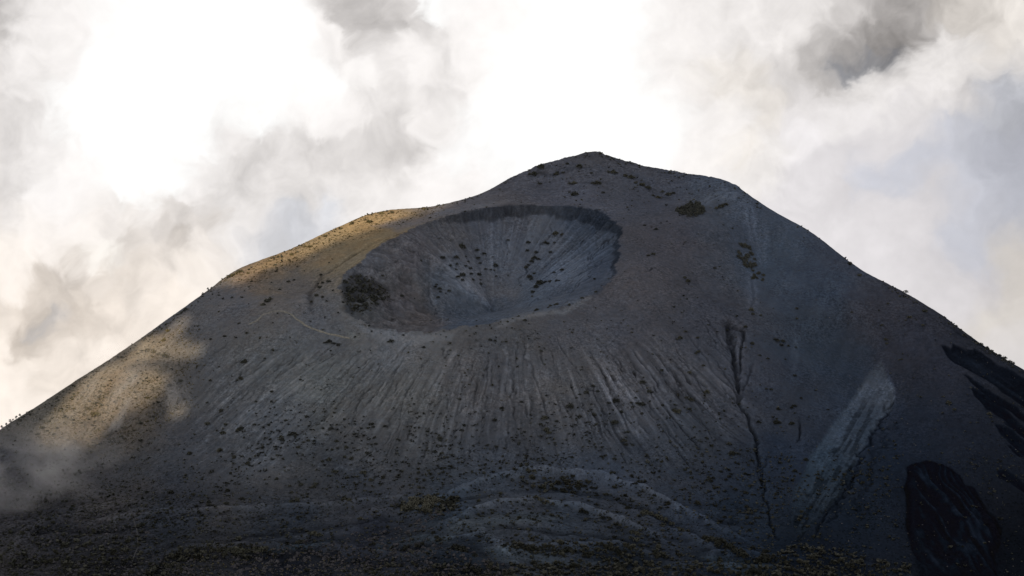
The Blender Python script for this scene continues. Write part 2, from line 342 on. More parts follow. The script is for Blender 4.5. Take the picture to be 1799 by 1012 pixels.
FING = [Z(1299,560,K,q) for q in ([(1255,160),(1300,158),(1335,182),(1350,148),(1400,165),(1445,195),(1490,188),(1620,262),(1720,320),(1830,385),(1830,590),(1700,490),(1600,425),(1450,335),(1330,265)],
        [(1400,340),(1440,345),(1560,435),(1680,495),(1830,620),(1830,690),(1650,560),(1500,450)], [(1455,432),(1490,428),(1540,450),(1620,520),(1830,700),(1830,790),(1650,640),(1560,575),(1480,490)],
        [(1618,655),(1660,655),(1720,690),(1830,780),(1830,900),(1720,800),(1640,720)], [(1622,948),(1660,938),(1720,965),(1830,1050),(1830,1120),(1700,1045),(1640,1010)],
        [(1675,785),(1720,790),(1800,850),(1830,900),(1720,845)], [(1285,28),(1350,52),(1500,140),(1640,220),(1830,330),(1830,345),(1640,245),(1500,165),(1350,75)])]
ROCK = Z(1299,731,K,[(1060,330),(1110,290),(1180,279),(1250,305),(1340,330),(1395,370),(1425,430),(1490,460),(1525,520),(1560,590),(1620,640),(1660,720),(1655,800),(1610,900),(1640,1060),(1150,1060),(1110,900),(1070,790),(1050,680),(1050,560),(1045,460)])
PXv, PYv = proj(X, Y, Hc)
fineX = 1.5*vn(X/7, Y/7, 80)+3*vn(X/20, Y/20, 81)
fing = np.zeros_like(H); fdep = np.zeros_like(H)
for k, f in enumerate(FING):
    sd = polysd(PXv+fineX*.8, PYv+2*vn(X/9, Y/9, 82), f)
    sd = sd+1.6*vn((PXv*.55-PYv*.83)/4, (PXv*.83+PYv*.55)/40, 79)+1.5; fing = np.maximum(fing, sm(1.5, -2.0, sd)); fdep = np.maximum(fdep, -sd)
    Hc -= 3.0*sm(1, -7, sd)*(OUT < 1)
ribs = 1-np.abs(vn((X+.35*Y)/7+1.2*vn(X/30, Y/30, 83), (X-.3*Y)/60, 84))
sdr = polysd(PXv+fineX*.6, PYv+2*vn(X/9, Y/9, 85), ROCK)
rockm = sm(1.5, -1.5, sdr)*(Y < 2790)
Hc += rockm*(5.0*sm(0, -14, sdr)+3.2*(ribs-.5)+1.8*fbm(X/9, Y/16, 3, 86))
sds = polysd(PXv+fineX, PYv+3*vn(X/9, Y/9, 87), SCAR)
scar = .96*sm(2, -3.5, sds+3.5*fbm(X/9, Y/9, 3, 89)+sm(830, 930, PYv)*9*vn((PXv+PYv*.55)/9, PYv/70, 97))*(.55+.45*sm(640, 690, PYv))
Hc -= scar*1.6
Hc += scar*.25*vn(X/3, Y/3, 88)

PXv, PYv = proj(X, Y, Hc)
# ------------------------------------------------------------------ ground colours, vignette darkening toward foot and lower right painted in
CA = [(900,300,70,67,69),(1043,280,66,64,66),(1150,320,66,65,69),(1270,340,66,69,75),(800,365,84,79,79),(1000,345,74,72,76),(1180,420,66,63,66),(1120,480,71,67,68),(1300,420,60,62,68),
      (600,396,116,100,75),(660,374,114,98,74),(480,462,114,98,73),(540,428,114,98,74),(450,486,96,82,70),(520,500,72,71,75),(420,540,72,72,76),(550,560,80,79,81),(470,620,84,82,80),(300,560,72,71,74),(350,650,74,73,74),(200,670,92,82,70),(260,610,96,85,69),(240,690,86,78,69),(100,740,78,71,63),(150,720,86,77,66),  # golden grass tone, brightened to stand for sun on ridge and flank
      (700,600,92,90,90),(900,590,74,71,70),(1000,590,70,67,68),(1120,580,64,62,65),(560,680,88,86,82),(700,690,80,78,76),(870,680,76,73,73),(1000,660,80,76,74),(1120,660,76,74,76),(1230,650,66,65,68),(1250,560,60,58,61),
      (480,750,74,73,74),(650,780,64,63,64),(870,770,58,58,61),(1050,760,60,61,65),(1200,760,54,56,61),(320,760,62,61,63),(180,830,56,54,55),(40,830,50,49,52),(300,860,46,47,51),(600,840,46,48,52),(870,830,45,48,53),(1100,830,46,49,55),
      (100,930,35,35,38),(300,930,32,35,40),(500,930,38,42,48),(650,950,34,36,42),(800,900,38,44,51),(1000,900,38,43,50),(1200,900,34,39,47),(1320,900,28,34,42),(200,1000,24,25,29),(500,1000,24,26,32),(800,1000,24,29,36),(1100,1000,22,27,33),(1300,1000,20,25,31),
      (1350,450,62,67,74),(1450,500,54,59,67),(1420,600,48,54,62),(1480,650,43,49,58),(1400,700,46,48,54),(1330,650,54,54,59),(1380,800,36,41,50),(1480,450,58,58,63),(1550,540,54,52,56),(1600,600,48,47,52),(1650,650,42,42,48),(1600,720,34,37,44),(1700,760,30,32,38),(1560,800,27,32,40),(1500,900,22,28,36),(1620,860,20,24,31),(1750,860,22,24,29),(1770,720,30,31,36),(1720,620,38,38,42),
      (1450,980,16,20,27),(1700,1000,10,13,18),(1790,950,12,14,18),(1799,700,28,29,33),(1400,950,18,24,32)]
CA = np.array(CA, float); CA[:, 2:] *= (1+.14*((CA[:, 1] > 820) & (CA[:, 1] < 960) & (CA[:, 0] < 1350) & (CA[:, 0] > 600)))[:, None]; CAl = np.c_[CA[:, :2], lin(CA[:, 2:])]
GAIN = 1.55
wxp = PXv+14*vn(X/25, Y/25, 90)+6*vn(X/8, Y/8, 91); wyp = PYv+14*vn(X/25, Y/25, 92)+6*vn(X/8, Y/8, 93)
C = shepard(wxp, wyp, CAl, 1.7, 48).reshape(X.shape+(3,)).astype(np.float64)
CIN = [(880,440,88,88,92),(800,420,84,81,82),(850,500,84,84,88),(950,430,86,86,90),(1000,470,82,85,92),(1050,440,68,72,80),(900,400,80,80,85),(830,400,80,79,83),(1060,400,62,66,74),(860,548,68,71,77),(820,560,66,69,75),(760,500,80,78,79),(700,520,79,74,74),(650,500,80,77,77),(680,560,80,75,73),(640,460,80,78,80),(700,430,80,77,78),(620,520,76,74,74),
       (740,560,78,72,70),(720,440,79,75,77),(640,540,72,70,68),(780,400,80,78,80),(950,520,78,81,87),(1020,510,68,71,78),(1060,470,64,67,75),(990,530,72,74,80),(870,520,88,85,86)]
CIN = np.array(CIN, float); CINl = np.c_[CIN[:, :2], lin(CIN[:, 2:])]
Ci = shepard(wxp, wyp, CINl, 2.0, 22).reshape(X.shape+(3,))
insd = sm(1.01, .99, s_)[..., None]
C = C*(1-insd)+.89*Ci*insd
fan = sm(24, -22, polysd(wxp, wyp, [(752,470),(790,455),(822,505),(868,536),(918,546),(902,562),(850,578),(795,582),(768,530)]))*INSIDE
C = C*(1-.7*fan[..., None])+.7*fan[..., None]*lin((70,74,81))
# cliff band under the far rim
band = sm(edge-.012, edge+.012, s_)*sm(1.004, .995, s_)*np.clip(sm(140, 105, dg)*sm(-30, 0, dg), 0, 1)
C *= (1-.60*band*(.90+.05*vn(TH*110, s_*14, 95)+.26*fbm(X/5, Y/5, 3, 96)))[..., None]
# thickets' mat on the left wall
mat_sd = polysd(wxp, wyp, [(597,520),(610,488),(640,478),(680,512),(660,530),(625,545)]); C *= (1-.5*sm(6, -8, mat_sd))[..., None]
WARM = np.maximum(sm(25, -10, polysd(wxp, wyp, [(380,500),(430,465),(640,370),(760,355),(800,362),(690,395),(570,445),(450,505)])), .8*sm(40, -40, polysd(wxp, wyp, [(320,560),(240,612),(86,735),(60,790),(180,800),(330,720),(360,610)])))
def tint(mask, rgb, k=1.0):
    global C
    m = (mask*k)[..., None]; C = C*(1-m)+lin(rgb)*m
# streaks on the front
st = vn((PH+wp)*75, RD/150, 110)*.5+vn((PH+wp)*150, RD/90, 111)*.55+vn((PH+wp)*270, RD/60, 115)*.3+vn((PH+wp)*33, RD/240, 112)*.3
low_fr = sm(640, 680, PYv+20*vn(PH*30, RD*0, 113))*sm(790, 715, PYv+60*vn(PH*45, RD*0, 114))
st2 = np.clip(st*1.6, -.9, 1.3)*front
pale = sm(14, -22, polysd(wxp, wyp, [(985,640),(1010,615),(1050,628),(1075,592),(1110,600),(1165,585),(1215,620),(1255,660),(1268,715),(1200,735),(1150,770),(1080,760),(1010,735),(985,690)]))
C *= (1+.11*st2+.24*np.clip(st2, 0, 1.3)*low_fr+pale*(.08+.20*np.clip(st*1.6, -.8, 1.2)))[..., None]
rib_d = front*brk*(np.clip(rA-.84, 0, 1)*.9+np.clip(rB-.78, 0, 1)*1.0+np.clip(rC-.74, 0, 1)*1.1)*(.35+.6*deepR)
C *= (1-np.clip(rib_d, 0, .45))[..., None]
# streaks down the right scree, inside the crater
stc = vn(TH*38, s_*2.2, 120)*.6+vn(TH*90, s_*4, 121)*.4
C *= 1+((.02+.20*sm(-15, 15, dg)*sm(75, 45, dg))*stc*sm(.15, .5, s_)*sm(edge+.01, edge-.02, s_)*INSIDE)[..., None]
lw = INSIDE*left; C *= 1+(lw*(.30*fbm(X/9, Y/9, 4, 123)+.16*vn(X/2.6, Y/2.6, 124)))[..., None]
gs = vn((X*.9-.35*(Y-2900))/5, (Y+X*.4)/60, 122); C *= 1+(.08*gs*scree)[..., None]
# scar, fingers, rock
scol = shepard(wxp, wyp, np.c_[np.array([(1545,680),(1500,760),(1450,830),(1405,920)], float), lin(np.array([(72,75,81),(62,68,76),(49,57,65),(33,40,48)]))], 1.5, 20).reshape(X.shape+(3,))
dsc = ((1560-wxp)*.62+(wyp-640)*-.0); axd = (PXv-1556)*.86+(PYv-640)*.51
axd0 = (PXv-1556)*.86+(PYv-640)*.51; alo = -(PXv-1556)*.51+(PYv-640)*.86
blk = sm(-.1, .3, vn(axd0/5, alo/26, 135)+.6*fbm(X/6, Y/6, 3, 136))
alo2 = alo
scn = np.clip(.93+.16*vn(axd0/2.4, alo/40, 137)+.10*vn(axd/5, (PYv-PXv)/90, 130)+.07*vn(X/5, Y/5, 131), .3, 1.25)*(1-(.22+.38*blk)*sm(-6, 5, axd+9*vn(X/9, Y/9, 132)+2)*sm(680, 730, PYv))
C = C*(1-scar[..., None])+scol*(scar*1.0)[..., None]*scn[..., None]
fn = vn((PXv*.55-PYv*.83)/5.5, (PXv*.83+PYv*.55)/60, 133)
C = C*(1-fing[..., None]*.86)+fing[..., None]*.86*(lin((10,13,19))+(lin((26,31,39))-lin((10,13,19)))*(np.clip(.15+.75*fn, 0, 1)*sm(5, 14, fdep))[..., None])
rc = lin((8,11,16))*(1+3.6*np.clip(ribs-.58+.35*vn(X/5, Y/9, 134), 0, 1)*sm(-8, -26, sdr))[..., None]
rk_ = rockm*(.93-.25*sm(930, 1010, PYv)); C = C*(1-rk_[..., None])+rc*rk_[..., None]
# smooth pale pans among the hummocks, worn rim
PAN = [([(775,935),(800,915),(850,905),(930,905),(1000,908),(960,918),(900,922),(850,930),(800,940)],(56,61,66)), ([(850,965),(900,955),(950,975),(1000,985),(1090,988),(1060,996),(940,992),(870,985)],(52,58,64)),
       ([(1232,975),(1270,975),(1320,988),(1380,1000),(1310,1003),(1250,995)],(46,53,60)), ([(655,955),(720,945),(800,938),(790,955),(720,962),(660,968)],(52,58,64)), ([(460,968),(520,955),(580,948),(560,960),(490,972)],(40,47,54)),
       ([(625,568),(660,580),(760,588),(800,585),(790,600),(700,605),(655,595)],(98,96,96)), ([(880,562),(960,548),(1010,532),(1040,520),(1000,545),(930,562),(870,572)],(94,92,92)), ([(600,582),(640,590),(620,600)],(92,90,86)),
       ([(655,395),(760,375),(850,360),(900,352),(880,360),(790,378),(700,405)],(92,88,88))]
for poly, c in PAN: tint(sm(5, -5, polysd(wxp*.3+PXv*.7, wyp*.3+PYv*.7, poly)), c, .8)
# general mottling
mot = fbm(X/22, Y/22, 4, 140); mot2 = fbm(X/4.0, Y/4.0, 3, 141)*(.35+.9*sm(-.25, .35, fbm(X/60, Y/60, 3, 142)))
C *= (1+.15*mot+.20*mot2*(1-.5*scree))[..., None]
rubm = sm(30, -20, polysd(wxp, wyp, [(250,985),(420,965),(600,945),(700,925),(760,900),(800,880),(780,905),(720,945),(860,980),(900,1020),(230,1020)]))
C *= (1-.30*rubm)[..., None]
hz = sm(-.3, .3, fbm(X/75, Y/75, 3, 145))*2-1; C *= 1+hz[..., None]*np.array([.022, .0, -.026])+(.05*fbm(X/130, Y/130, 2, 146))[..., None]
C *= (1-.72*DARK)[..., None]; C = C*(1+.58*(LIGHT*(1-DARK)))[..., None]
def blur(A, n):
    for ax_ in (0, 1):
        pad = [(0, 0), (0, 0)]; pad[ax_] = (n+1, n); c_ = np.cumsum(np.pad(A, pad, 'edge'), ax_)
        A = (np.take(c_, range(2*n+1, c_.shape[ax_]), ax_)-np.take(c_, range(0, c_.shape[ax_]-2*n-1), ax_))/(2*n+1)
    return A
cv1 = np.clip((Hc-blur(Hc, 3))/.8, -1, 1); cv2 = np.clip((Hc-blur(blur(Hc, 12), 12))/3.0, -1, 1)  # relief shading painted into the colour: crests lighter, hollows darker
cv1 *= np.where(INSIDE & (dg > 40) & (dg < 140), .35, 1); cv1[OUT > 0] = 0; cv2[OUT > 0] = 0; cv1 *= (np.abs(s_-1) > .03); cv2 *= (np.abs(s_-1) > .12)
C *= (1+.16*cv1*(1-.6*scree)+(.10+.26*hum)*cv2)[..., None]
C *= 1+(np.array([.88, .985, 1.08])-1)*(1-.75*WARM)[..., None]*(1-.6*sm(800, 900, PYv))[..., None]  # cooler tint painted in everywhere outside the sunlit areas
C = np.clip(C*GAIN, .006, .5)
# vegetation speckle density carried to the shader (alpha channel)
VEG = .16+.55*sm(420, 200, PXv)*sm(560, 640, PYv)+.5*sm(800, 900, PYv)-.5*scree-.3*INSIDE
VEG = np.clip(VEG+.3*fbm(X/40, Y/40, 3, 150), 0, 1)*(1-rockm)

# ------------------------------------------------------------------ materials
def new_mat(name):
    m = bpy.data.materials.new(name); m.use_nodes = True; nt = m.node_tree; nt.nodes.clear()
    return m, nt, (lambda t, **k: _nd(nt, t, k))
def _nd(nt, t, k):
    n = nt.nodes.new(t)
    for a, v in k.items(): setattr(n, a, v)
    return n
def ramp(n, stops):
    e = n.color_ramp.elements
    while len(e) < len(stops): e.new(.5)
    for q, (p, c) in zip(e, stops): q.position = p; q.color = tuple(c)+(1,) if len(c) == 3 else c
def ash_material():
    m, nt, N_ = new_mat('volcanic_ash'); L = nt.links.new
    out = N_('ShaderNodeOutputMaterial'); b = N_('ShaderNodeBsdfPrincipled'); L(b.outputs[0], out.inputs[0])
    b.inputs['Roughness'].default_value = .95; b.inputs['Specular IOR Level'].default_value = .0
    at_ = N_('ShaderNodeAttribute', attribute_name='ash'); geo = N_('ShaderNodeNewGeometry')
    def noise(sc, det=3, rough=.6):
        n = N_('ShaderNodeTexNoise'); n.inputs['Scale'].default_value = sc; n.inputs['Detail'].default_value = det; n.inputs['Roughness'].default_value = rough
        L(geo.outputs['Position'], n.inputs['Vector']); return n
    n1 = noise(.33, 5, .7); n2 = noise(1.1, 2); n3 = noise(.12, 4, .65)
    r1 = N_('ShaderNodeMapRange'); r1.inputs[1].default_value = .36; r1.inputs[2].default_value = .64; r1.inputs[3].default_value = .58; r1.inputs[4].default_value = 1.42
    L(n1.outputs[0], r1.inputs[0]); n4 = noise(.022, 3, .6)
    r2 = N_('ShaderNodeMapRange'); r2.inputs[1].default_value = .3; r2.inputs[2].default_value = .7; r2.inputs[3].default_value = .82; r2.inputs[4].default_value = 1.18
    L(n2.outputs[0], r2.inputs[0])
    m0 = N_('ShaderNodeMath', operation='MULTIPLY'); L(r1.outputs[0], m0.inputs[0]); L(r2.outputs[0], m0.inputs[1])
    r4 = N_('ShaderNodeMapRange'); r4.inputs[1].default_value = .38; r4.inputs[2].default_value = .62; r4.inputs[3].default_value = .22; r4.inputs[4].default_value = .95; L(n4.outputs[0], r4.inputs[0])
    mu = N_('ShaderNodeMix', data_type='FLOAT'); L(r4.outputs[0], mu.inputs[0]); mu.inputs[2].default_value = 1.0; L(m0.outputs[0], mu.inputs[3])
    # small dark tufts
    vo = N_('ShaderNodeTexVoronoi'); vo.inputs['Scale'].default_value = .30; L(geo.outputs['Position'], vo.inputs['Vector'])
    ad = N_('ShaderNodeMath', operation='MULTIPLY_ADD'); L(at_.outputs['Alpha'], ad.inputs[0]); ad.inputs[1].default_value = .34; ad.inputs[2].default_value = .02
    nn = N_('ShaderNodeMath', operation='MULTIPLY'); L(n3.outputs[0], nn.inputs[0]); nn.inputs[1].default_value = 2.0
    th = N_('ShaderNodeMath', operation='MULTIPLY'); L(ad.outputs[0], th.inputs[0]); L(nn.outputs[0], th.inputs[1])
    su = N_('ShaderNodeMath', operation='SUBTRACT'); L(th.outputs[0], su.inputs[0]); L(vo.outputs['Distance'], su.inputs[1])
    ms = N_('ShaderNodeMapRange'); ms.inputs[1].default_value = -.04; ms.inputs[2].default_value = .10; L(su.outputs[0], ms.inputs[0])
    sc1 = N_('ShaderNodeVectorMath', operation='SCALE'); L(at_.outputs['Color'], sc1.inputs[0]); L(mu.outputs[0], sc1.inputs['Scale'])
    tuft = N_('ShaderNodeVectorMath', operation='MULTIPLY'); L(at_.outputs['Color'], tuft.inputs[0]); tuft.inputs[1].default_value = (.52, .52, .38)
    mx = N_('ShaderNodeMix', data_type='RGBA'); L(ms.outputs[0], mx.inputs[0]); L(sc1.outputs[0], mx.inputs[6]); L(tuft.outputs[0], mx.inputs[7])
    # warm/cool drift
    hu = N_('ShaderNodeMix', data_type='RGBA', blend_type='MULTIPLY'); hu.inputs[0].default_value = .5
    rp = N_('ShaderNodeValToRGB'); ramp(rp, [(.35, (1.06, .99, .94)), (.65, (.94, 1.0, 1.07))]); L(n3.outputs[0], rp.inputs[0])
    L(mx.outputs[2], hu.inputs[6]); L(rp.outputs[0], hu.inputs[7]); L(hu.outputs[2], b.inputs['Base Color'])
    bu = N_('ShaderNodeBump'); bu.inputs['Strength'].default_value = .7; bu.inputs['Distance'].default_value = 1.5
    hs = N_('ShaderNodeMath', operation='ADD'); L(n1.outputs[0], hs.inputs[0]); L(ms.outputs[0], hs.inputs[1])
    L(hs.outputs[0], bu.inputs['Height']); L(bu.outputs[0], b.inputs['Normal'])
    return m
def leaf_material(name, c1, c2):
    m, nt, N_ = new_mat(name); L = nt.links.new
    out = N_('ShaderNodeOutputMaterial'); b = N_('ShaderNodeBsdfPrincipled'); L(b.outputs[0], out.inputs[0])
    b.inputs['Roughness'].default_value = .8; b.inputs['Specular IOR Level'].default_value = .15
    geo = N_('ShaderNodeNewGeometry'); n = N_('ShaderNodeTexNoise'); n.inputs['Scale'].default_value = .8; n.inputs['Detail'].default_value = 3
    L(geo.outputs['Position'], n.inputs['Vector'])
    oi = N_('ShaderNodeObjectInfo'); ad = N_('ShaderNodeMath', operation='MULTIPLY_ADD'); L(oi.outputs['Random'], ad.inputs[0]); ad.inputs[1].default_value = .3; 
    L(n.outputs[0], ad.inputs[2]); rp = N_('ShaderNodeValToRGB'); ramp(rp, [(.4, c1), (.85, c2)]); L(ad.outputs[0], rp.inputs[0]); L(rp.outputs[0], b.inputs['Base Color'])
    return m
def stone_material(name, c1, c2):
    m, nt, N_ = new_mat(name); L = nt.links.new
    out = N_('ShaderNodeOutputMaterial'); b = N_('ShaderNodeBsdfPrincipled'); L(b.outputs[0], out.inputs[0])
    b.inputs['Roughness'].default_value = .9; b.inputs['Specular IOR Level'].default_value = .15
    geo = N_('ShaderNodeNewGeometry'); n = N_('ShaderNodeTexNoise'); n.inputs['Scale'].default_value = .5; n.inputs['Detail'].default_value = 5
    L(geo.outputs['Position'], n.inputs['Vector']); rp = N_('ShaderNodeValToRGB'); ramp(rp, [(.35, c1), (.7, c2)]); L(n.outputs[0], rp.inputs[0]); L(rp.outputs[0], b.inputs['Base Color'])
    bu = N_('ShaderNodeBump'); bu.inputs['Strength'].default_value = .5; bu.inputs['Distance'].default_value = .3; L(n.outputs[0], bu.inputs['Height']); L(bu.outputs[0], b.inputs['Normal'])
    return m
ASH = ash_material()
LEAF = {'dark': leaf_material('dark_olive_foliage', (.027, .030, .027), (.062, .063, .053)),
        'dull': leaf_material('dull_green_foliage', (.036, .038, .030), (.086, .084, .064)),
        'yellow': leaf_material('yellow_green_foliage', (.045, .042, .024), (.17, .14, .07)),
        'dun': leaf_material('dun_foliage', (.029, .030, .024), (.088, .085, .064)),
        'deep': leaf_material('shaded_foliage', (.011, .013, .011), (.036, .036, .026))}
BARK = stone_material('bark', (.03, .024, .018), (.07, .055, .04))
BOULD = stone_material('lava_boulders', (.014, .014, .017), (.075, .070, .073))

# ------------------------------------------------------------------ mesh from the height field, split into setting pieces
def grid_mesh(name, mask, mat, label=None, cat=None, kind='structure'):
    """faces of the height field whose cell lies in mask"""
    nx = len(gx); jj, ii = np.nonzero(mask)
    v0 = jj*nx+ii; q = np.stack([v0, v0+1, v0+nx+1, v0+nx], 1)
    u, inv = np.unique(q.ravel(), return_inverse=True)
    me = bpy.data.meshes.new(name); n = len(u); f = len(q)
    co = np.stack([X.ravel()[u], Y.ravel()[u], Hc.ravel()[u]], 1).astype(np.float32)
    me.vertices.add(n); me.vertices.foreach_set('co', co.ravel())
    me.loops.add(f*4); me.loops.foreach_set('vertex_index', inv.astype(np.int32).ravel())
    me.polygons.add(f); me.polygons.foreach_set('loop_start', np.arange(0, f*4, 4, dtype=np.int32))
    me.update(calc_edges=True); me.polygons.foreach_set('use_smooth', np.ones(f, bool))
    a = me.attributes.new('ash', 'FLOAT_COLOR', 'POINT')
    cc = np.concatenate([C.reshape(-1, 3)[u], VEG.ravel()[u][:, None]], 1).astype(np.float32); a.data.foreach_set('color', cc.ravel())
    me.materials.append(mat); ob = bpy.data.objects.new(name, me); COL.objects.link(ob)
    if label: ob['label'] = label
    if cat: ob['category'] = cat
    if kind: ob['kind'] = kind
    return ob
def cell(a): return a[:-1, :-1] & a[1:, :-1] & a[:-1, 1:] & a[1:, 1:]
m_cr = cell(INSIDE); m_rk = cell(rockm > .5)
FOOT = [(225,1030),(232,1010),(262,988),(290,972),(340,965),(450,962),(560,962),(640,968),(700,978),(800,992),(900,1000),(1000,1006),(1060,1030)]
m_ft = cell((polysd(PXv+fineX, PYv+2*vn(X/9, Y/9, 99), FOOT) < 0) & (Y < 2520)) & ~m_rk
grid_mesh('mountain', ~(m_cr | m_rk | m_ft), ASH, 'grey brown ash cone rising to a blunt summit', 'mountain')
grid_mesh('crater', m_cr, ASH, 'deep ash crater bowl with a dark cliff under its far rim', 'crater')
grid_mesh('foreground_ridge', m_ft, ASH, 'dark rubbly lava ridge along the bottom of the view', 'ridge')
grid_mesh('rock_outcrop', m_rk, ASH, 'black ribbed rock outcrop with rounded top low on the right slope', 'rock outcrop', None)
# plain beyond, reaching the horizon
def plain():
    me = bpy.data.meshes.new('ground'); v = [(-40000,-8000,-1010),(40000,-8000,-1010),(40000,50000,-1010),(-40000,50000,-1010)]
    me.from_pydata(v, [], [(0,1,2,3)]); me.materials.append(stone_material('plain_soil', (.03, .03, .025), (.09, .08, .06)))
    o = bpy.data.objects.new('ground', me); COL.objects.link(o); o['kind'] = 'structure'; o['label'] = 'dark plain far below the mountain'
plain()

# ------------------------------------------------------------------ sun direction and cloud backdrop with an added sun-blocking sheet
SUN_AZ = Vector((-.36, -.86, 0)).normalized(); SUN_EL = D2R(21)
TOSUN = Vector((SUN_AZ.x*math.cos(SUN_EL), SUN_AZ.y*math.cos(SUN_EL), math.sin(SUN_EL)))
SV = [l.split() for l in """0 0 172|20 60 180|0 100 190|45 20 205|60 60 240|100 30 248|30 130 235|0 160 226|0 220 210|30 230 205|0 300 205|40 290 215|80 250 240|100 320 250|20 350 215|0 400 235|80 380 240
200 100 255|300 200 255|400 100 255|500 100 255|550 30 255|200 300 255|350 240 255|450 200 255|560 140 255|150 200 255|590 15 250|612 20 182|650 40 176|680 60 190|720 20 196|650 75 192|598 40 248|625 75 232|605 60 238|690 110 228|700 150 226|740 60 212|735 30 205|650 5 186|700 5 192|620 3 180|762 8 255|700 72 240|730 90 246|665 92 222|720 130 246|650 130 252|690 40 180
760 60 226|760 120 226|770 200 236|820 100 247|850 50 252|750 160 228|800 40 245|900 100 255|700 180 215|660 190 220|700 220 205|715 250 195|690 270 200|640 220 226|600 200 242|560 180 252|650 260 210|640 290 215|700 300 232|750 280 246|800 260 253|780 320 248|850 200 255
1000 150 255|1100 100 255|1000 50 255|1150 200 255|950 250 255|1100 240 255|880 300 253|420 250 225|460 270 205|500 250 222|440 290 205|350 290 238|380 300 222|340 330 238|400 330 205|470 310 210|520 300 215|550 280 200|560 320 220|600 330 222|500 340 215|490 400 198 c|520 390 195 c|470 380 212|440 350 215|580 360 212 c|420 400 228|620 350 228|650 350 238
320 380 198|330 430 188|300 370 212|260 380 230|200 400 228|220 430 205|250 420 212|350 400 215|380 430 232|280 460 222|200 385 228|150 350 248|100 420 243|180 440 252|160 400 248|250 340 254|300 300 255|130 490 180|140 475 192|100 500 200|160 505 202|75 520 205|150 450 222|110 510 195|180 490 214|60 540 195|45 570 186|80 560 174 c|100 545 176 c|30 545 210|70 590 196|120 570 196|160 530 204|130 540 190|50 600 190|20 560 232|20 480 243|40 450 246|150 560 206|200 530 226|250 500 232|330 480 242|150 600 228|100 610 232|60 640 238|30 680 246|115 665 214|120 640 228|20 720 246|180 600 241|300 530 242|0 600 247|10 640 246
820 330 242|260 470 212|230 500 208|185 545 210|290 400 205|360 350 212|600 260 210|500 270 210|560 290 208|640 250 206|680 230 208|420 340 212|380 400 212|300 450 215|170 570 214|540 350 212|90 590 205|210 560 222|1200 80 242|1250 50 236|1300 30 230|1250 120 224 w|1300 150 217 w|1200 140 236|1350 50 226|1400 60 224|1440 20 220|1400 130 208|1350 200 220 w|1280 200 236|1250 260 247|1300 270 230 w|1260 320 240|1330 300 225|1420 170 202|1450 100 172|1480 120 140 c|1470 60 175|1500 30 172|1540 10 170|1610 20 160|1460 40 188|1550 70 126|1540 55 140|1575 50 134|1510 70 150|1490 90 150|1530 80 126 c|1560 60 132|1570 95 102 c|1500 110 122 c|1520 40 150|1550 30 150|1600 30 142|1620 50 148|1590 70 128|1640 30 165|1580 15 150|1500 5 196|1650 10 165 w|1700 10 190 w|1750 20 206 w|1740 35 195 w|1799 10 226 w|1440 130 180|1470 140 166
1660 60 208|1640 80 218|1600 110 224|1560 125 220|1520 140 220|1480 160 220|1430 190 228|1390 220 232|1360 250 236|1700 80 216|1760 70 215 w|1799 60 220 w|1650 120 229|1550 170 231|1700 130 216|1780 110 205|1480 200 233|1420 240 237|1799 150 185 c|1770 180 175 c|1799 200 165 c|1740 190 185 c|1700 180 205|1650 170 219|1600 220 216|1550 250 216|1500 280 216|1450 300 223|1420 330 223|1700 240 190 c|1650 260 198 c|1750 260 175 c|1799 260 170 c|1600 300 201 c|1530 310 204 c|1480 340 210|1799 330 180 c|1700 330 200 c|1650 330 205|1700 430 195 c|1600 400 215|1550 380 215|1500 400 225|1560 450 225|1640 460 210|1720 500 195|1799 450 196 w|1799 560 206 w|1750 560 211 w|1680 520 215|1799 620 216|1400 360 222""".replace('\n', '|').split('|') for l in [l]]
SA = []
for a in SV:
    px, py, l = float(a[0]), float(a[1]), float(a[2]); t = a[3] if len(a) > 3 else ''
    l = 255-(255-l)*((.90 if px > 1350 and py > 120 else .84) if l > 160 else .92)
    c = np.array([l, l, l])
    if t == 'c': c = np.array([l-2.5, l-1.5, l+3.5])
    elif t == 'w': c = np.array([l+3, l-3, l-9])
    else: c = np.array([l+3, l-1.2, l-3.4]) if l < 253.2 else np.array([l+1, l, l-1.])
    if px > 1380 and py > 140 and l > 160: c = c+np.array([-2, -1.5, 2.5])*min(1, (py-140)/120)*(0 if t == 'w' else 1)
    if px < 420 and py > 330: c = np.clip(c+np.array([4, -2.5, -11])*min(1, (py-330)/200), 0, 255)
    SA.append([px, py, *(lin(np.minimum(c, 255))*(1.07 if l >= 253.9 else 1.0))])
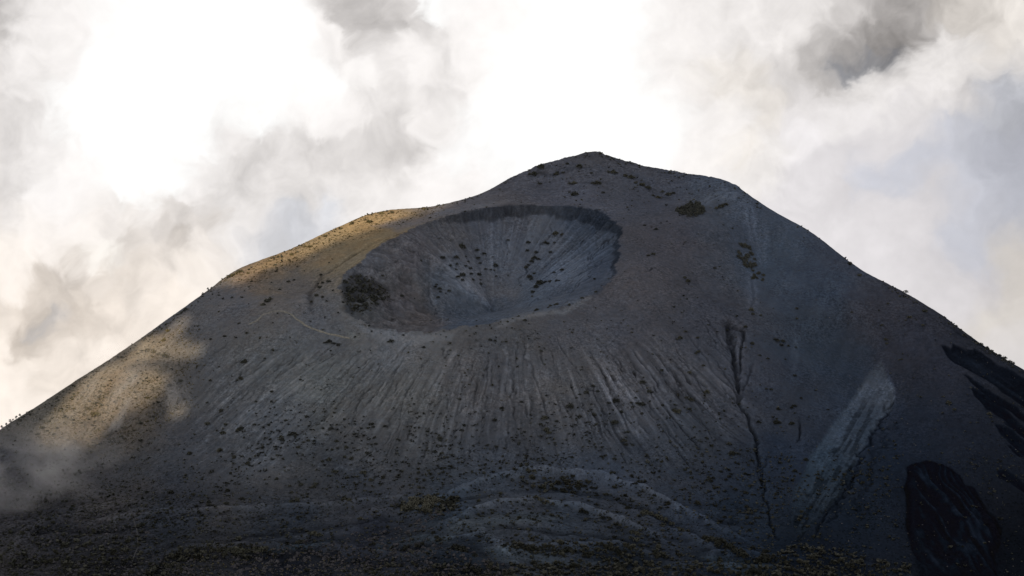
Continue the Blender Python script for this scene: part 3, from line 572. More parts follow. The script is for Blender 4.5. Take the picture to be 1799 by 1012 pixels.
def sky():
    R = 5800.0
    def ax(lo, hi, st, flo, fhi):
        core = list(np.arange(lo, hi, st)); a = []; s = st; v = lo
        while v > flo: s *= 1.3; v -= s; a.append(v)
        b = []; s = st; v = core[-1]
        while v < fhi: s *= 1.3; v += s; b.append(v)
        return np.array(a[::-1]+core+b)
    az = ax(-11.8, 11.8, .0255, -42, 42); el = ax(-9, 1.8, .0255, -10.2, 16)
    A, E = np.meshgrid(np.radians(az), np.radians(el))
    x = R*np.sin(A)*np.cos(E); y = R*np.cos(A)*np.cos(E); z = R*np.sin(E)
    px, py = proj(x, y, z)
    px = np.clip(px, -250, 2050); py = np.clip(py, -200, 900)
    x1 = px+46*gfbm(px/150, py/150, 3, 200); y1 = py+46*gfbm(px/150, py/150, 3, 210)
    x2 = x1+26*gfbm(x1/48, y1/48, 5, 220, .6); y2 = y1+26*gfbm(x1/48, y1/48, 5, 230, .6)
    t1 = gfbm(x1/60, y1/60, 5, 240, .55, True)
    c = knn(x2+9*t1, y2-9*t1, SA, 3, .50, 7).reshape(px.shape+(3,)).astype(float)
    L_ = c.mean(2)
    bil_ = .55*t1+.9*gfbm(x2/70, y2/70, 5, 250)+.6*gfbm(x2/22, y2/22, 4, 258)*sm(.75, .35, L_)*1.6
    k = np.clip((1.02-L_)*1.3, 0, .33)*(1-.7*sm(1330, 1480, px)*sm(150, 250, py))
    c *= (1+.60*k*bil_)[..., None]
    me = bpy.data.meshes.new('sky'); n = x.size; nx = len(az); ny = len(el)
    # second piece: an added unseen sheet blocking the sun, holes cut for the lit patches
    co = np.stack([x.ravel(), y.ravel(), z.ravel()], 1)
    jj, ii = np.meshgrid(np.arange(ny-1), np.arange(nx-1), indexing='ij'); v0 = (jj*nx+ii).ravel()
    q = np.stack([v0, v0+nx, v0+nx+1, v0+1], 1)
    col = np.concatenate([c.reshape(-1, 3), np.ones((n, 1))], 1)
    D = 2400.0; ctr = np.array([0, 2900, -280.0])+D*np.array(TOSUN)
    ts = np.array(TOSUN); U = np.cross([0, 0, 1], ts); U /= np.linalg.norm(U); V = np.cross(ts, U)
    def uv(p): return np.stack([(p-ctr) @ U, (p-ctr) @ V], 1)
    us = np.arange(-1150, 1150, 9.0); vs = np.arange(-520, 520, 9.0); UU, VV = np.meshgrid(us, vs)
    op = np.ones(UU.shape, bool)
    wu = UU+9*fbm(UU/45, VV/45, 3, 300); wv = VV+7*fbm(UU/45, VV/45, 3, 310)
    LIT = [[(385,494),(430,471),(500,441),(560,413),(640,376),(690,367),(755,364),(800,356),(790,362),(742,368),(690,382),(640,401),(570,429),(500,460),(450,480),(420,494)],
           [(318,556),(300,572),(275,582),(255,594),(240,612),(222,628),(210,640),(232,634),(270,626),(310,622),(350,612),(368,604),(318,606),(300,600),(318,588),(330,575)],
           [(196,645),(172,660),(140,684),(108,708),(86,735),(78,757),(92,775),(140,775),(180,790),(184,752),(205,735),(240,716),(292,706),(322,726),(318,700),(300,688),(286,668),(250,654)]]
    for P_ in LIT:
        # points on the ground (or on the ridge line just below a skyline position)
        w3 = []
        for (a, b) in P_:
            for dy in range(0, 40):
                h = hit(Hc, [a], [b+dy])[0]
                if not np.isnan(h[0]): break
            w3.append(h)
        pp = uv(np.array(w3)); sd = polysd(wu, wv, [tuple(t) for t in pp]); hole = sd < 0
        if P_ is not LIT[0]: hole &= fbm(UU/26, VV/20, 3, 330)+.0*sd < .10+.012*np.clip(-sd, 0, 25)
        op &= ~hole
    d = 26*fbm(UU/90, VV/90, 4, 320)
    cc = ctr+UU[..., None]*U+VV[..., None]*V+d[..., None]*ts
    base = n; co = np.concatenate([co, cc.reshape(-1, 3)]); mu = len(us)
    jj, ii = np.nonzero(op[:-1, :-1] & op[1:, :-1] & op[:-1, 1:] & op[1:, 1:]); v0 = base+jj*mu+ii
    q = np.concatenate([q, np.stack([v0, v0+mu, v0+mu+1, v0+1], 1)])
    col = np.concatenate([col, np.tile(np.array([.70, .70, .70, 1.]), (UU.size, 1))])  # the added sheet glows too, to lift the ambient light
    me.vertices.add(len(co)); me.vertices.foreach_set('co', co.astype(np.float32).ravel())
    f = len(q); me.loops.add(f*4); me.loops.foreach_set('vertex_index', q.astype(np.int32).ravel())
    me.polygons.add(f); me.polygons.foreach_set('loop_start', np.arange(0, f*4, 4, dtype=np.int32)); me.update(calc_edges=True)
    me.polygons.foreach_set('use_smooth', np.ones(f, bool))
    a = me.attributes.new('cloud', 'FLOAT_COLOR', 'POINT'); a.data.foreach_set('color', col.astype(np.float32).ravel())
    m, nt, N_ = new_mat('cloud'); L = nt.links.new
    out = N_('ShaderNodeOutputMaterial'); em = N_('ShaderNodeEmission'); L(em.outputs[0], out.inputs[0]); at_ = N_('ShaderNodeAttribute', attribute_name='cloud')
    geo = N_('ShaderNodeNewGeometry'); nz = N_('ShaderNodeTexNoise'); nz.inputs['Scale'].default_value = .03; nz.inputs['Detail'].default_value = 5; L(geo.outputs['Position'], nz.inputs['Vector'])
    r = N_('ShaderNodeMapRange'); r.inputs[1].default_value = .3; r.inputs[2].default_value = .7; r.inputs[3].default_value = .975; r.inputs[4].default_value = 1.025; L(nz.outputs[0], r.inputs[0])
    L(at_.outputs['Color'], em.inputs['Color']); L(r.outputs[0], em.inputs['Strength'])
    try: m.cycles.emission_sampling = 'NONE'
    except Exception: pass
    me.materials.append(m); ob = bpy.data.objects.new('sky', me); COL.objects.link(ob); ob['kind'] = 'structure'; ob['label'] = 'bright broken cloud filling the sky behind the mountain, plus an added unseen sun-blocking sheet'
sky()
w = bpy.data.worlds.new('World'); SC.world = w; w.use_nodes = True; nt = w.node_tree; nt.nodes.clear()
wo = nt.nodes.new('ShaderNodeOutputWorld'); bg = nt.nodes.new('ShaderNodeBackground'); sk = nt.nodes.new('ShaderNodeTexSky')
sk.sky_type = 'NISHITA'; sk.sun_disc = False; sk.sun_elevation = SUN_EL; sk.sun_rotation = math.atan2(SUN_AZ.x, SUN_AZ.y); sk.altitude = 3000; sk.dust_density = 2.5
bg.inputs['Strength'].default_value = .15; 
tc = nt.nodes.new('ShaderNodeTexCoord'); cn = nt.nodes.new('ShaderNodeTexNoise'); cn.inputs['Scale'].default_value = 2.2; cn.inputs['Detail'].default_value = 6; cn.inputs['Distortion'].default_value = .5
cr = nt.nodes.new('ShaderNodeMapRange'); cr.inputs[1].default_value = .36; cr.inputs[2].default_value = .60
cv = nt.nodes.new('ShaderNodeMapRange'); cv.inputs[1].default_value = .4; cv.inputs[2].default_value = .75; cv.inputs[3].default_value = 6.4; cv.inputs[4].default_value = 4.0
cm = nt.nodes.new('ShaderNodeMix'); cm.data_type = 'RGBA'; cs = nt.nodes.new('ShaderNodeVectorMath'); cs.operation = 'SCALE'; cs.inputs[0].default_value = (1, .955, .93)
nt.links.new(tc.outputs['Generated'], cn.inputs['Vector']); nt.links.new(cn.outputs[0], cr.inputs[0]); nt.links.new(cn.outputs[0], cv.inputs[0]); nt.links.new(cv.outputs[0], cs.inputs['Scale'])
nt.links.new(cr.outputs[0], cm.inputs[0]); nt.links.new(sk.outputs[0], cm.inputs[6]); nt.links.new(cs.outputs[0], cm.inputs[7])
nt.links.new(cm.outputs[2], bg.inputs[0]); nt.links.new(bg.outputs[0], wo.inputs[0])
sl = bpy.data.lights.new('sun', 'SUN'); sl.energy = 5.0; sl.angle = D2R(.5); sl.color = (1, .82, .58)
so = bpy.data.objects.new('sun', sl); COL.objects.link(so); so.rotation_euler = (-TOSUN).to_track_quat('-Z', 'Y').to_euler()

# ------------------------------------------------------------------ plants
def foliage_mesh(name, mat, seed, n=150, h=.75, spread=1.0, domes=None, size=.3):
    r = random.Random(seed); vs = []; fs = []
    domes = domes or [(0, 0, 1.0, h)]
    tot = sum(d[2]**2 for d in domes)
    for (cx, cy, rad, hh) in domes:
        lob = [(r.uniform(0, 6.28), r.uniform(.75, 1.15)) for _ in range(5)]
        for k in range(max(16, int(n*rad*rad/tot*len(domes)**.35))):
            a = r.uniform(0, 6.283); e = math.asin(r.random()**.8); q = r.uniform(.45, 1)**.6
            lb = 1+.22*math.sin(a*3+lob[0][0])+.15*math.sin(a*5+lob[1][0])
            p = Vector((cx+rad*q*lb*math.cos(a)*math.cos(e), cy+rad*q*lb*math.sin(a)*math.cos(e), hh*q*math.sin(e)*(1+.25*math.sin(a*2+lob[2][0]))+.03))
            s = size*rad*r.uniform(.5, 1.15)
            M = Euler((r.uniform(-1, 1), r.uniform(-1, 1), r.uniform(0, 6.28))).to_matrix()
            b = len(vs)
            for (ux, uy) in ((-.5, -.4), (.5, -.35), (.6, .3), (0, .6), (-.55, .35)): vs.append(p+M @ Vector((ux*s, uy*s, r.uniform(-.15, .15)*s)))
            fs.append((b, b+1, b+2, b+3, b+4))
    me = bpy.data.meshes.new(name); me.from_pydata([tuple(v) for v in vs], [], fs); me.materials.append(mat); return me
SH = {k: [foliage_mesh('shrub', LEAF[k], 100+i+hash_, n=170, h=.78+.14*(i % 3)) for i in range(4)] for k, hash_ in (('dark', 0), ('dull', 50), ('yellow', 90), ('deep', 140), ('dun', 190))}
proto = {}
for k, ms in SH.items():
    for i, me in enumerate(ms):
        proto[(k, i)] = bpy.data.objects.new('shrub', me)      # copied below, never linked itself
def ground_pt(px, py):
    for dy in range(0, 12):
        h = hit(Hc, [px], [py+dy])[0]
        if not np.isnan(h[0]): return h
    return None
used = []
def shrub(px, py, rad, kind, label, group, name='shrub', sq=1.0):
    h = ground_pt(px, py)
    if h is None: return
    used.append((rad if group else 99, len(used), kind, random.randrange(4), (h[0], h[1], h[2]-.12*rad), random.uniform(0, 6.28),
                 (rad*random.uniform(.9, 1.15), rad*random.uniform(.85, 1.1), rad*random.uniform(.85, 1.1)*sq), label, group, px, py))
def place_shrubs():
    """the largest 300 stand as objects of their own, the smaller rest is one low scrub"""
    u = sorted(used, reverse=True); V = []; Fs = []; mi = []; mats = list(LEAF)
    for k, (r_, _, kind, i, loc, rz_, sc, label, group, px, py) in enumerate(u):
        if k < 300:
            o = proto[(kind, i)].copy(); COL.objects.link(o); o.name = 'shrub'
            o.location = loc; o.rotation_euler = (0, 0, rz_); o.scale = sc; o['label'] = label; o['category'] = 'shrub'
            if group: o['group'] = group
        else:
            me = SH[kind][i]; co = np.zeros(len(me.vertices)*3); me.vertices.foreach_get('co', co); co = co.reshape(-1, 3)*np.array(sc)
            c, n = math.cos(rz_), math.sin(rz_); b = sum(len(v) for v in V)
            V.append(np.c_[co[:, 0]*c-co[:, 1]*n, co[:, 0]*n+co[:, 1]*c, co[:, 2]]+np.array(loc))
            f = (np.arange(len(co)).reshape(-1, 5)+b).tolist(); Fs += f; mi += [mats.index(kind)]*len(f)
    if V:
        me = bpy.data.meshes.new('low_scrub'); me.from_pydata(np.concatenate(V).tolist(), [], Fs)
        for m in mats: me.materials.append(LEAF[m])
        me.polygons.foreach_set('material_index', mi); o = bpy.data.objects.new('low_scrub', me); COL.objects.link(o)
        o['kind'] = 'stuff'; o['label'] = 'smallest shrubs dotted over crater walls and slopes'
MK = .667*K       # metres per enlargement pixel
def batch(x0, y0, k, items, kind, label, group, big=None, mul=1.0):
    for it in items:
        a, b = it[0], it[1]; r = it[2] if len(it) > 2 else 13
        rad = max(1.0, r*k*.667*mul*1.08)
        shrub(x0+k*a, y0+k*b+rad*.5, rad, kind, label if not (big and r >= big[0]) else big[1], group if not (big and r >= big[0]) else big[2])
# inside the crater: left half of the far wall
batch(700,330,K,[(400,368,25),(495,390,16),(540,412,17),(597,435,8),(500,440,15),(365,435,18),(280,438,18),(425,432,8),(515,475,11),(370,480,9),(325,490,13),(440,465,10),(425,492,10),(455,508,12),(610,490,20),(550,510,12),(585,515,10),(365,515,9),(405,545,24),(378,558,16),(460,540,14),(510,545,16),(470,580,12),(518,605,13),(518,580,9),(405,580,14),(620,558,8),(693,553,8)],
      'dark', 'small dark shrub in the loose cluster left of the crater centre', 'dark shrubs clustered on the far crater wall', (20, 'larger dark shrub in the cluster on the far crater wall', 'larger dark shrubs of the crater wall cluster'))
batch(700,330,K,[(250,690,11),(260,635,14),(240,610,10),(320,650,12),(298,665,7),(265,655,9)], 'dark', 'small dark shrub low on the left crater wall', 'shrubs low on the left crater wall')
batch(700,330,K,[(820,342,15),(695,328,12),(815,395,13),(870,405,14),(860,440,18),(840,460,15),(885,448,13),(805,500,15),(820,485,12),(830,560,20),(840,575,12),(960,590,15),(1000,585,13),(930,592,10),(1035,515,13),(985,532,11),(930,345,15),(985,345,10),(960,405,12),(770,615,6),(1015,585,8),(945,350,12)],
      'dark', 'dark shrub along the gullies right of the crater centre', 'shrubs along the right crater gullies')
batch(700,330,K,[(895,595,26),(870,622,20),(850,655,17)], 'dark', 'dense dark shrub above the crater floor, right of the fan', 'dense shrubs above the crater floor')
batch(700,330,K,[(995,285,24),(1035,295,15)], 'dull', 'olive shrub high on the crater wall below the dark cliff', 'olive shrubs below the crater cliff')
batch(700,330,K,[(875,770,15),(800,835,12),(1080,738,10),(1250,655,12),(1160,695,10),(1000,735,16),(960,745,12),(760,810,10),(690,845,9)], 'dull', 'low olive shrub on the near right crater rim', 'shrubs on the near crater rim')
# summit slopes
batch(850,240,K,[(575,358,25)], 'dark', 'round dark shrub alone on the bare slope above the crater cliff', None)
batch(850,240,K,[(755,352,13)], 'dark', 'little dark shrub right of the round one above the crater', None)
batch(850,240,K,[(1015,558,11),(1090,582,13),(915,462,6),(1120,545,7),(1060,570,7)], 'dark', 'tiny dark shrub on the bare slope right of the crater cliff', 'tiny shrubs right of the crater cliff')
batch(850,240,K,[(570,290,22),(540,292,12),(720,290,24),(690,294,14),(605,185,22),(320,232,22),(360,190,24),(290,235,14),(460,232,20),(500,225,13),(820,220,24),(790,222,12),(530,168,14),(355,295,12),(680,230,10)], 'dull', 'low olive shrub just below the summit skyline', 'low shrubs below the summit')
batch(850,240,K,[(930,252,24),(895,245,16),(1000,300,22),(960,290,14),(1040,320,20),(1100,380,20),(1070,370,12),(1170,360,22),(1200,355,14),(1130,345,14)], 'dull', 'low shrub in the band running down right of the summit', 'shrubs in the band right of the summit')
batch(850,240,K,[(1500,435,22),(1530,425,18),(1470,450,14)], 'dull', 'dull shrub right of the big thicket near the upper right slope', 'shrubs beside the upper thicket')
batch(850,240,K,[(1290,910,18),(1270,890,12),(1070,740,16),(1040,750,12),(1460,830,12),(1490,820,8)], 'dull', 'dull shrub on the slope right of the crater rim', 'shrubs right of the crater rim')
# front slope, right of centre
batch(850,540,K,[(545,625,22),(835,590,22),(825,722,24)], 'dark', 'round dark bush standing among the pale gullies of the front slope', 'round dark bushes among the gullies')
batch(850,540,K,[(697,675,17),(605,690,15),(1005,470,18),(1000,610,20),(1130,618,12),(1045,530,18),(940,630,10),(650,535,16),(690,495,14),(605,548,10),(585,570,8),(660,655,8),(680,610,8),(790,605,11),(720,530,11),(770,440,6),(1000,670,9),(970,605,14),(930,600,10),(960,570,9),(1180,590,8)], 'dark', 'small dark shrub among the gullies in the middle right slope', 'small shrubs among the right gullies')
batch(850,540,K,[(1225,655,24),(1310,580,22),(1300,640,14),(1200,650,14),(1280,570,12),(1410,535,18),(1385,365,11),(1300,410,14),(1230,555,8),(1395,555,10)], 'dull', 'dull green shrub at the right end of the gullied front slope', 'shrubs at the right end of the front slope')
batch(850,540,K,[(385,700,17),(360,735,11),(395,770,22),(410,790,14),(450,855,9),(412,860,8)], 'dull', 'olive shrub on the pale streak right of centre', 'shrubs on the pale streak right of centre')
batch(850,540,K,[(220,865,9),(110,635,13),(70,712,13),(238,595,11),(460,718,11),(255,785,9),(395,555,8),(120,650,8),(80,880,12),(130,890,9),(20,870,9)], 'dark', 'small dark shrub on the middle of the front slope', 'small shrubs on the middle front slope')
batch(850,540,K,[(885,840,18),(900,865,13),(1380,925,10),(1550,860,17),(1565,915,20),(555,945,11),(825,955,12),(1670,905,11),(770,935,10),(1330,820,8),(940,870,9)], 'dark', 'dark shrub low on the right front slope', 'shrubs low on the right front slope')
batch(850,540,K,[(1240,190,18),(1275,150,13),(1350,190,11),(1355,280,13),(1220,200,11),(1690,15,18),(1700,40,13),(1700,230,12),(1650,120,11),(1340,290,9)], 'dull', 'dull shrub on the upper right slope near the gully head', 'shrubs near the gully head')
# front slope, left
batch(400,540,K,[(85,765,18),(415,795,20),(340,830,16),(500,690,11),(740,705,10),(655,762,14),(690,740,10),(390,805,12),(60,780,12),(350,840,11),(240,690,8),(180,670,8),(170,740,11),(270,640,7)], 'dark', 'dark shrub among the pale streaks of the left front slope', 'shrubs on the left front slope')
batch(400,540,K,[(905,738,14),(920,755,11),(995,750,13),(740,815,8),(1480,775,13),(1340,825,16),(1085,838,9),(1310,910,13),(880,920,13),(1735,635,12),(1690,710,10),(1300,670,7),(1150,780,9),(1210,760,8),(1180,610,7),(935,860,12),(930,820,11)], 'dark', 'dark shrub on the lower centre left of the front slope', 'shrubs on the lower centre left slope')
batch(400,540,K,[(780,955,13),(640,960,18),(600,972,11),(445,882,13),(125,985,14),(690,845,12),(750,885,13),(510,840,13),(740,945,11),(660,900,10),(820,900,9),(480,850,9),(40,950,12)], 'dull', 'olive shrub low on the left front slope', 'shrubs low on the left front slope')
batch(400,540,K,[(275,530,9),(460,455,9),(85,450,14),(60,460,10),(110,335,16),(90,345,12),(235,322,8),(590,520,7),(400,650,7)], 'dull', 'small shrub high on the smooth left slope', 'small shrubs on the smooth left slope')
batch(400,540,K,[(640,215,18),(670,225,14),(700,235,14),(610,222,9)], 'dark', 'dark shrub below the footpath bend near the crater lip', 'shrubs below the footpath bend')
batch(400,540,K,[(805,185,10),(910,150,8),(1035,212,16),(1015,215,10),(1240,250,12),(1110,174,9),(1660,205,12),(1690,210,9)], 'dark', 'small dark shrub just in front of the near crater lip', 'shrubs in front of the near crater lip')
# sunlit left ridge
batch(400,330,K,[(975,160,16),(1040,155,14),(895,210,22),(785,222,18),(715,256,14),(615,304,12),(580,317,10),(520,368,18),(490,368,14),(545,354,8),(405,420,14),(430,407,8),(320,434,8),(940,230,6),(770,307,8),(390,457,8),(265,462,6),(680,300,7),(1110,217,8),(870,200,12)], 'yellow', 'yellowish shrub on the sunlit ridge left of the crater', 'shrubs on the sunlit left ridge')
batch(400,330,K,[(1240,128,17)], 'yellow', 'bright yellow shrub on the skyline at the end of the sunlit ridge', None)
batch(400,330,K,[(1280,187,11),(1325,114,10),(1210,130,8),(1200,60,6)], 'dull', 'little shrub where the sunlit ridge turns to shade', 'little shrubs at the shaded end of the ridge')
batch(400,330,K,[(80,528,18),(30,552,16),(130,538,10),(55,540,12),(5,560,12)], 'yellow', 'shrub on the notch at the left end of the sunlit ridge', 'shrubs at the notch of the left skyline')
batch(400,330,K,[(250,712,22),(225,735,16),(330,640,10),(385,590,12),(420,580,10),(270,700,14),(90,690,9),(150,590,9)], 'dull', 'olive shrub in the shade below the sunlit ridge', 'shrubs below the sunlit ridge')
# inner left wall of the crater: scrub mat
batch(400,330,K,[(830,590,22),(800,640,24),(860,650,24),(920,690,26),(840,710,24),(780,700,20),(960,670,22),(900,640,20),(810,760,20),(760,650,18),(980,700,18),(870,740,20),(940,730,18),(820,560,14),(1100,680,14),(740,590,16)], 'dark', 'dark green shrub in the scrub patch on the left crater wall', 'scrub patch on the left crater wall', None, 1.0)
batch(400,330,K,[(585,625,18),(600,600,12),(560,680,14),(640,590,14),(590,550,10),(530,720,9),(600,690,10),(1220,460,10),(980,555,10)], 'dull', 'shrub on the bench left of the crater', 'shrubs on the bench left of the crater')
# left flank
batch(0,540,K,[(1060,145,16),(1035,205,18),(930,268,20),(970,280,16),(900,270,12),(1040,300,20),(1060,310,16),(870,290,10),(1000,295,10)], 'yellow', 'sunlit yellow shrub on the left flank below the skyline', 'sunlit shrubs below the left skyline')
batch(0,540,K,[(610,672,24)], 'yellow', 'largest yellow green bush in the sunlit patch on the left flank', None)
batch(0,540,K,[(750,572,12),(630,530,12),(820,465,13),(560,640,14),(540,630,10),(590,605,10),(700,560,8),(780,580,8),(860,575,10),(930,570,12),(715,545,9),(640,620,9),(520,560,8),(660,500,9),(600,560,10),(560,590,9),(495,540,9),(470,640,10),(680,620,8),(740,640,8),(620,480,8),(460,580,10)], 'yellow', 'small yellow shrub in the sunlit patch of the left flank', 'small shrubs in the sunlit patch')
batch(0,540,K,[(1140,465,16),(1070,490,12),(1085,540,13),(1330,460,10),(1550,345,14),(1520,445,14),(1720,530,12),(1400,650,14),(1310,735,16),(1410,790,17),(1510,770,18),(1430,740,11),(1775,815,16),(1200,920,14),(1390,900,18),(1480,940,12),(1570,980,10),(1000,600,10),(890,730,14),(970,690,9),(1330,200,10),(1420,180,12),(1510,100,10),(1560,160,10)], 'dull', 'olive shrub on the shaded left flank', 'shrubs on the shaded left flank')
batch(0,540,K,[(200,785,12),(270,760,14),(310,720,12),(330,700,9),(390,640,10),(360,760,12),(240,800,12),(180,840,12),(300,780,9),(340,800,12)], 'dull', 'pale shrub on the spur at the far left', 'shrubs on the far left spur')
# right slope
batch(1299,560,K,[(240,135,16),(275,140,14),(265,165,13),(180,250,11),(355,178,10),(350,357,12),(80,152,11),(40,48,12),(225,130,11),(310,170,9),(200,445,11),(170,440,9),(290,255,8),(130,230,8)], 'dark', 'dark shrub right of the main gully', 'shrubs right of the main gully')
batch(1299,560,K,[(230,652,20),(330,660,17),(250,655,14),(245,568,14),(350,548,13),(330,560,10),(390,500,10),(420,890,16),(350,960,16),(120,650,12),(560,572,9)], 'deep', 'dark shrub on the lower ground right of the main gully', 'shrubs low beside the main gully')
batch(1299,560,K,[(1320,532,18),(1360,572,12),(1290,490,10),(1580,600,14),(1145,492,9),(1590,620,9),(1025,255,9),(925,130,14),(930,155,10),(900,40,11)], 'dull', 'dull shrub on the bare right hand slope', 'shrubs on the bare right slope')
batch(1200,300,K6,[(880,490,14),(930,550,12),(1195,770,13),(1275,738,14),(1265,815,9),(1080,700,8),(890,745,7),(600,725,9),(600,780,8)], 'dull', 'small shrub just below the right skyline', 'small shrubs below the right skyline')
batch(1200,300,K6,[(1380,773,8),(1440,818,10),(1550,908,12),(1572,912,12),(1605,934,12),(1670,972,12),(1695,984,12),(1540,900,8),(720,352,5),(640,305,5),(1520,880,7),(1625,948,8),(1725,1000,12),(1740,1010,10)], 'dark', 'dark shrub standing on the right skyline', 'shrubs along the right skyline')
# the foot of the mountain
batch(850,731,K,[(280,335,18),(270,300,12),(320,345,14),(380,390,16),(300,378,15),(240,385,16),(500,388,18),(530,380,12),(420,390,10)], 'dull', 'low shrub on the crest of the highest hummock', 'shrubs on the highest hummock')
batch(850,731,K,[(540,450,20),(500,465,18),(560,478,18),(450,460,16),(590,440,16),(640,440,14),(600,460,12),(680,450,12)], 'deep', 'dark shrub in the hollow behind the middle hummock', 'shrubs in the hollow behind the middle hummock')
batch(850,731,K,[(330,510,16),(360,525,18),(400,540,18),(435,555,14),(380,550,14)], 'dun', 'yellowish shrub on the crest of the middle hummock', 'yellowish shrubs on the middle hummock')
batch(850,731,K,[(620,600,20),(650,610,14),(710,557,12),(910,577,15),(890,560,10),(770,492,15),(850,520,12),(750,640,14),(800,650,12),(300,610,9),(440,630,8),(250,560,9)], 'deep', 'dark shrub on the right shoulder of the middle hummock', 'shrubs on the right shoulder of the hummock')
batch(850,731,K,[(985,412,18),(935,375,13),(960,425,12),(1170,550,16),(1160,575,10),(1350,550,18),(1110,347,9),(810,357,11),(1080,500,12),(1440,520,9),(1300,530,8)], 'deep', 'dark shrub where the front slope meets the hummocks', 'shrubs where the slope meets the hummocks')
batch(850,731,K,[(1010,612,22),(1050,618,20),(1110,642,22),(1145,655,18),(1090,625,14),(1190,680,16),(1250,720,18),(1290,725,12),(1230,705,12)], 'dull', 'low bush in the row along the lower right ridge', 'bushes along the lower right ridge')
batch(850,731,K,[(1440,780,30),(1500,805,40),(1560,830,34),(1610,855,32),(1650,880,24),(1400,770,20)], 'deep', 'large dark bush above the pale sand pan at bottom right', 'large bushes above the sand pan')
batch(850,731,K,[(1780,890,30),(1750,900,24),(1700,980,30),(1740,985,26),(1660,990,18),(1780,850,18),(1700,830,18)], 'deep', 'dark bush beside the pale sand pan near the bottom edge', 'bushes beside the sand pan')
batch(850,731,K,[(530,842,26),(560,855,20),(500,850,20),(290,832,24),(330,838,20),(250,835,18),(640,880,22),(670,870,18),(720,840,18),(780,830,16),(850,850,16),(130,815,16),(180,822,14)], 'deep', 'dark shrub in the row above the long sand pan', 'shrubs above the long sand pan')
batch(850,731,K,[(940,730,20),(970,745,18),(960,780,20),(930,765,14),(990,720,12),(1140,762,10),(900,700,12),(860,690,10)], 'dull', 'shrub on the low spur in the bottom centre', 'shrubs on the low spur')
batch(850,731,K,[(570,940,18),(600,945,14),(850,942,20),(880,950,16),(820,945,14),(700,960,14),(480,955,12),(310,930,12),(960,960,12),(1040,940,10)], 'deep', 'dark shrub along the bottom edge of the view', 'shrubs along the bottom edge')
batch(850,731,K,[(1650,362,12),(1590,462,15),(1655,482,15),(1660,572,15),(1520,637,13),(1680,722,13),(1570,232,18),(1550,380,13),(1500,350,11),(1450,390,12),(1530,400,11),(1610,300,10)], 'deep', 'dark shrub on the shaded slope left of the gully foot', 'shrubs left of the gully foot')
batch(400,731,K,[(840,645,15)], 'dun', 'small pale yellow shrub standing alone on the bottom slope', None)
batch(400,731,K,[(1440,825,28),(1475,840,28),(1500,850,18)], 'deep', 'dark round bush at the edge of the sand pan left of centre', 'dark bushes at the sand pan edge')
batch(400,731,K,[(1565,877,16),(1335,780,18),(1320,765,13),(1130,832,18),(1110,845,14),(1200,817,18),(1230,805,14),(920,807,14),(900,815,10),(1300,737,14)], 'deep', 'dark shrub near the small sand pans left of centre', 'shrubs near the small sand pans')
batch(400,731,K,[(680,350,18),(860,355,18),(905,402,16),(755,387,10),(465,430,15),(545,447,16),(405,480,11),(435,532,20),(400,540,14),(740,522,18),(770,530,14),(310,397,11),(625,460,9),(560,430,11),(390,440,10),(820,380,10)], 'dull', 'olive shrub at the foot of the left front slope', 'shrubs at the foot of the left front slope')
batch(400,731,K,[(550,742,22),(580,748,18),(520,740,14),(470,792,18),(440,800,14),(210,842,24),(170,835,18),(50,842,28),(90,850,24),(20,850,24),(70,772,18),(130,850,18),(240,830,14)], 'dull', 'brownish bush on the crest of the bottom left ridge', 'bushes on the bottom left ridge')
batch(0,731,K,[(1050,905,22),(1090,880,22),(1130,862,22),(1180,850,24),(1230,845,22),(1290,855,22),(1340,850,22),(1400,842,22),(1450,838,20),(1510,842,18),(1060,950,22),(1100,930,20),(1040,990,20),(960,965,22),(990,945,16),(920,985,20),(1150,890,18),(1560,855,18),(1620,858,18)], 'dun', 'olive yellow bush on the top of the bottom left outcrop', 'bushes on the bottom left outcrop', None, .8)
batch(0,731,K,[(1080,480,18),(930,480,12),(1440,470,14),(1320,545,14),(1430,550,15),(1530,520,15),(900,520,11),(1560,295,10),(1750,395,10),(1200,235,14),(1390,215,18),(760,600,12),(840,640,12),(930,640,12),(450,585,12),(520,600,10),(880,600,10),(700,590,10),(1260,610,10),(1110,680,10)], 'deep', 'dark shrub on the lower left slope', 'shrubs on the lower left slope')
# thickets
def thicket(px, py, spots, kind, label, seed, stems=True):
    h = ground_pt(px, py)
    me = foliage_mesh('foliage', LEAF[kind], seed, n=900, domes=[(a, b, r, hh) for a, b, r, hh in spots], size=.34)
    # follow the ground under it
    co = np.zeros(len(me.vertices)*3); me.vertices.foreach_get('co', co); co = co.reshape(-1, 3)
    co[:, 2] += bil(Hc, co[:, 0]+h[0], co[:, 1]+h[1])-h[2]-.2; me.vertices.foreach_set('co', co.ravel()); me.update()
    me.name = 'shrub_thicket'; o = bpy.data.objects.new('shrub_thicket', me); COL.objects.link(o); o.location = tuple(h); o['label'] = label; o['category'] = 'thicket'
def spots(n, wx, wy, r0, r1, seed):
    r = random.Random(seed); out = []
    while len(out) < n:
        a, b = r.uniform(-1, 1), r.uniform(-1, 1)
        if a*a+b*b < 1: rad = r.uniform(r0, r1); out.append((a*wx, b*wy, rad, rad*r.uniform(.8, 1.3)))
    return out
thicket(1214, 370, spots(34, 15, 20, 2.8, 5.2, 1), 'dark', 'broad dark thicket on the bare slope below the upper right skyline', 401)
thicket(1312, 452, spots(26, 11, 22, 1.6, 3.4, 2), 'dark', 'dark straggling thicket beside the pale runnel on the upper right', 402)
thicket(1330, 485, spots(14, 9, 14, 1.2, 2.4, 5), 'dull', 'thin scrub patch below the straggling thicket on the upper right', 405)
thicket(738, 886, spots(34, 22, 13, 2.4, 4.6, 3), 'dun', 'pale yellow green thicket at the bottom, left of the hummocks', 403)
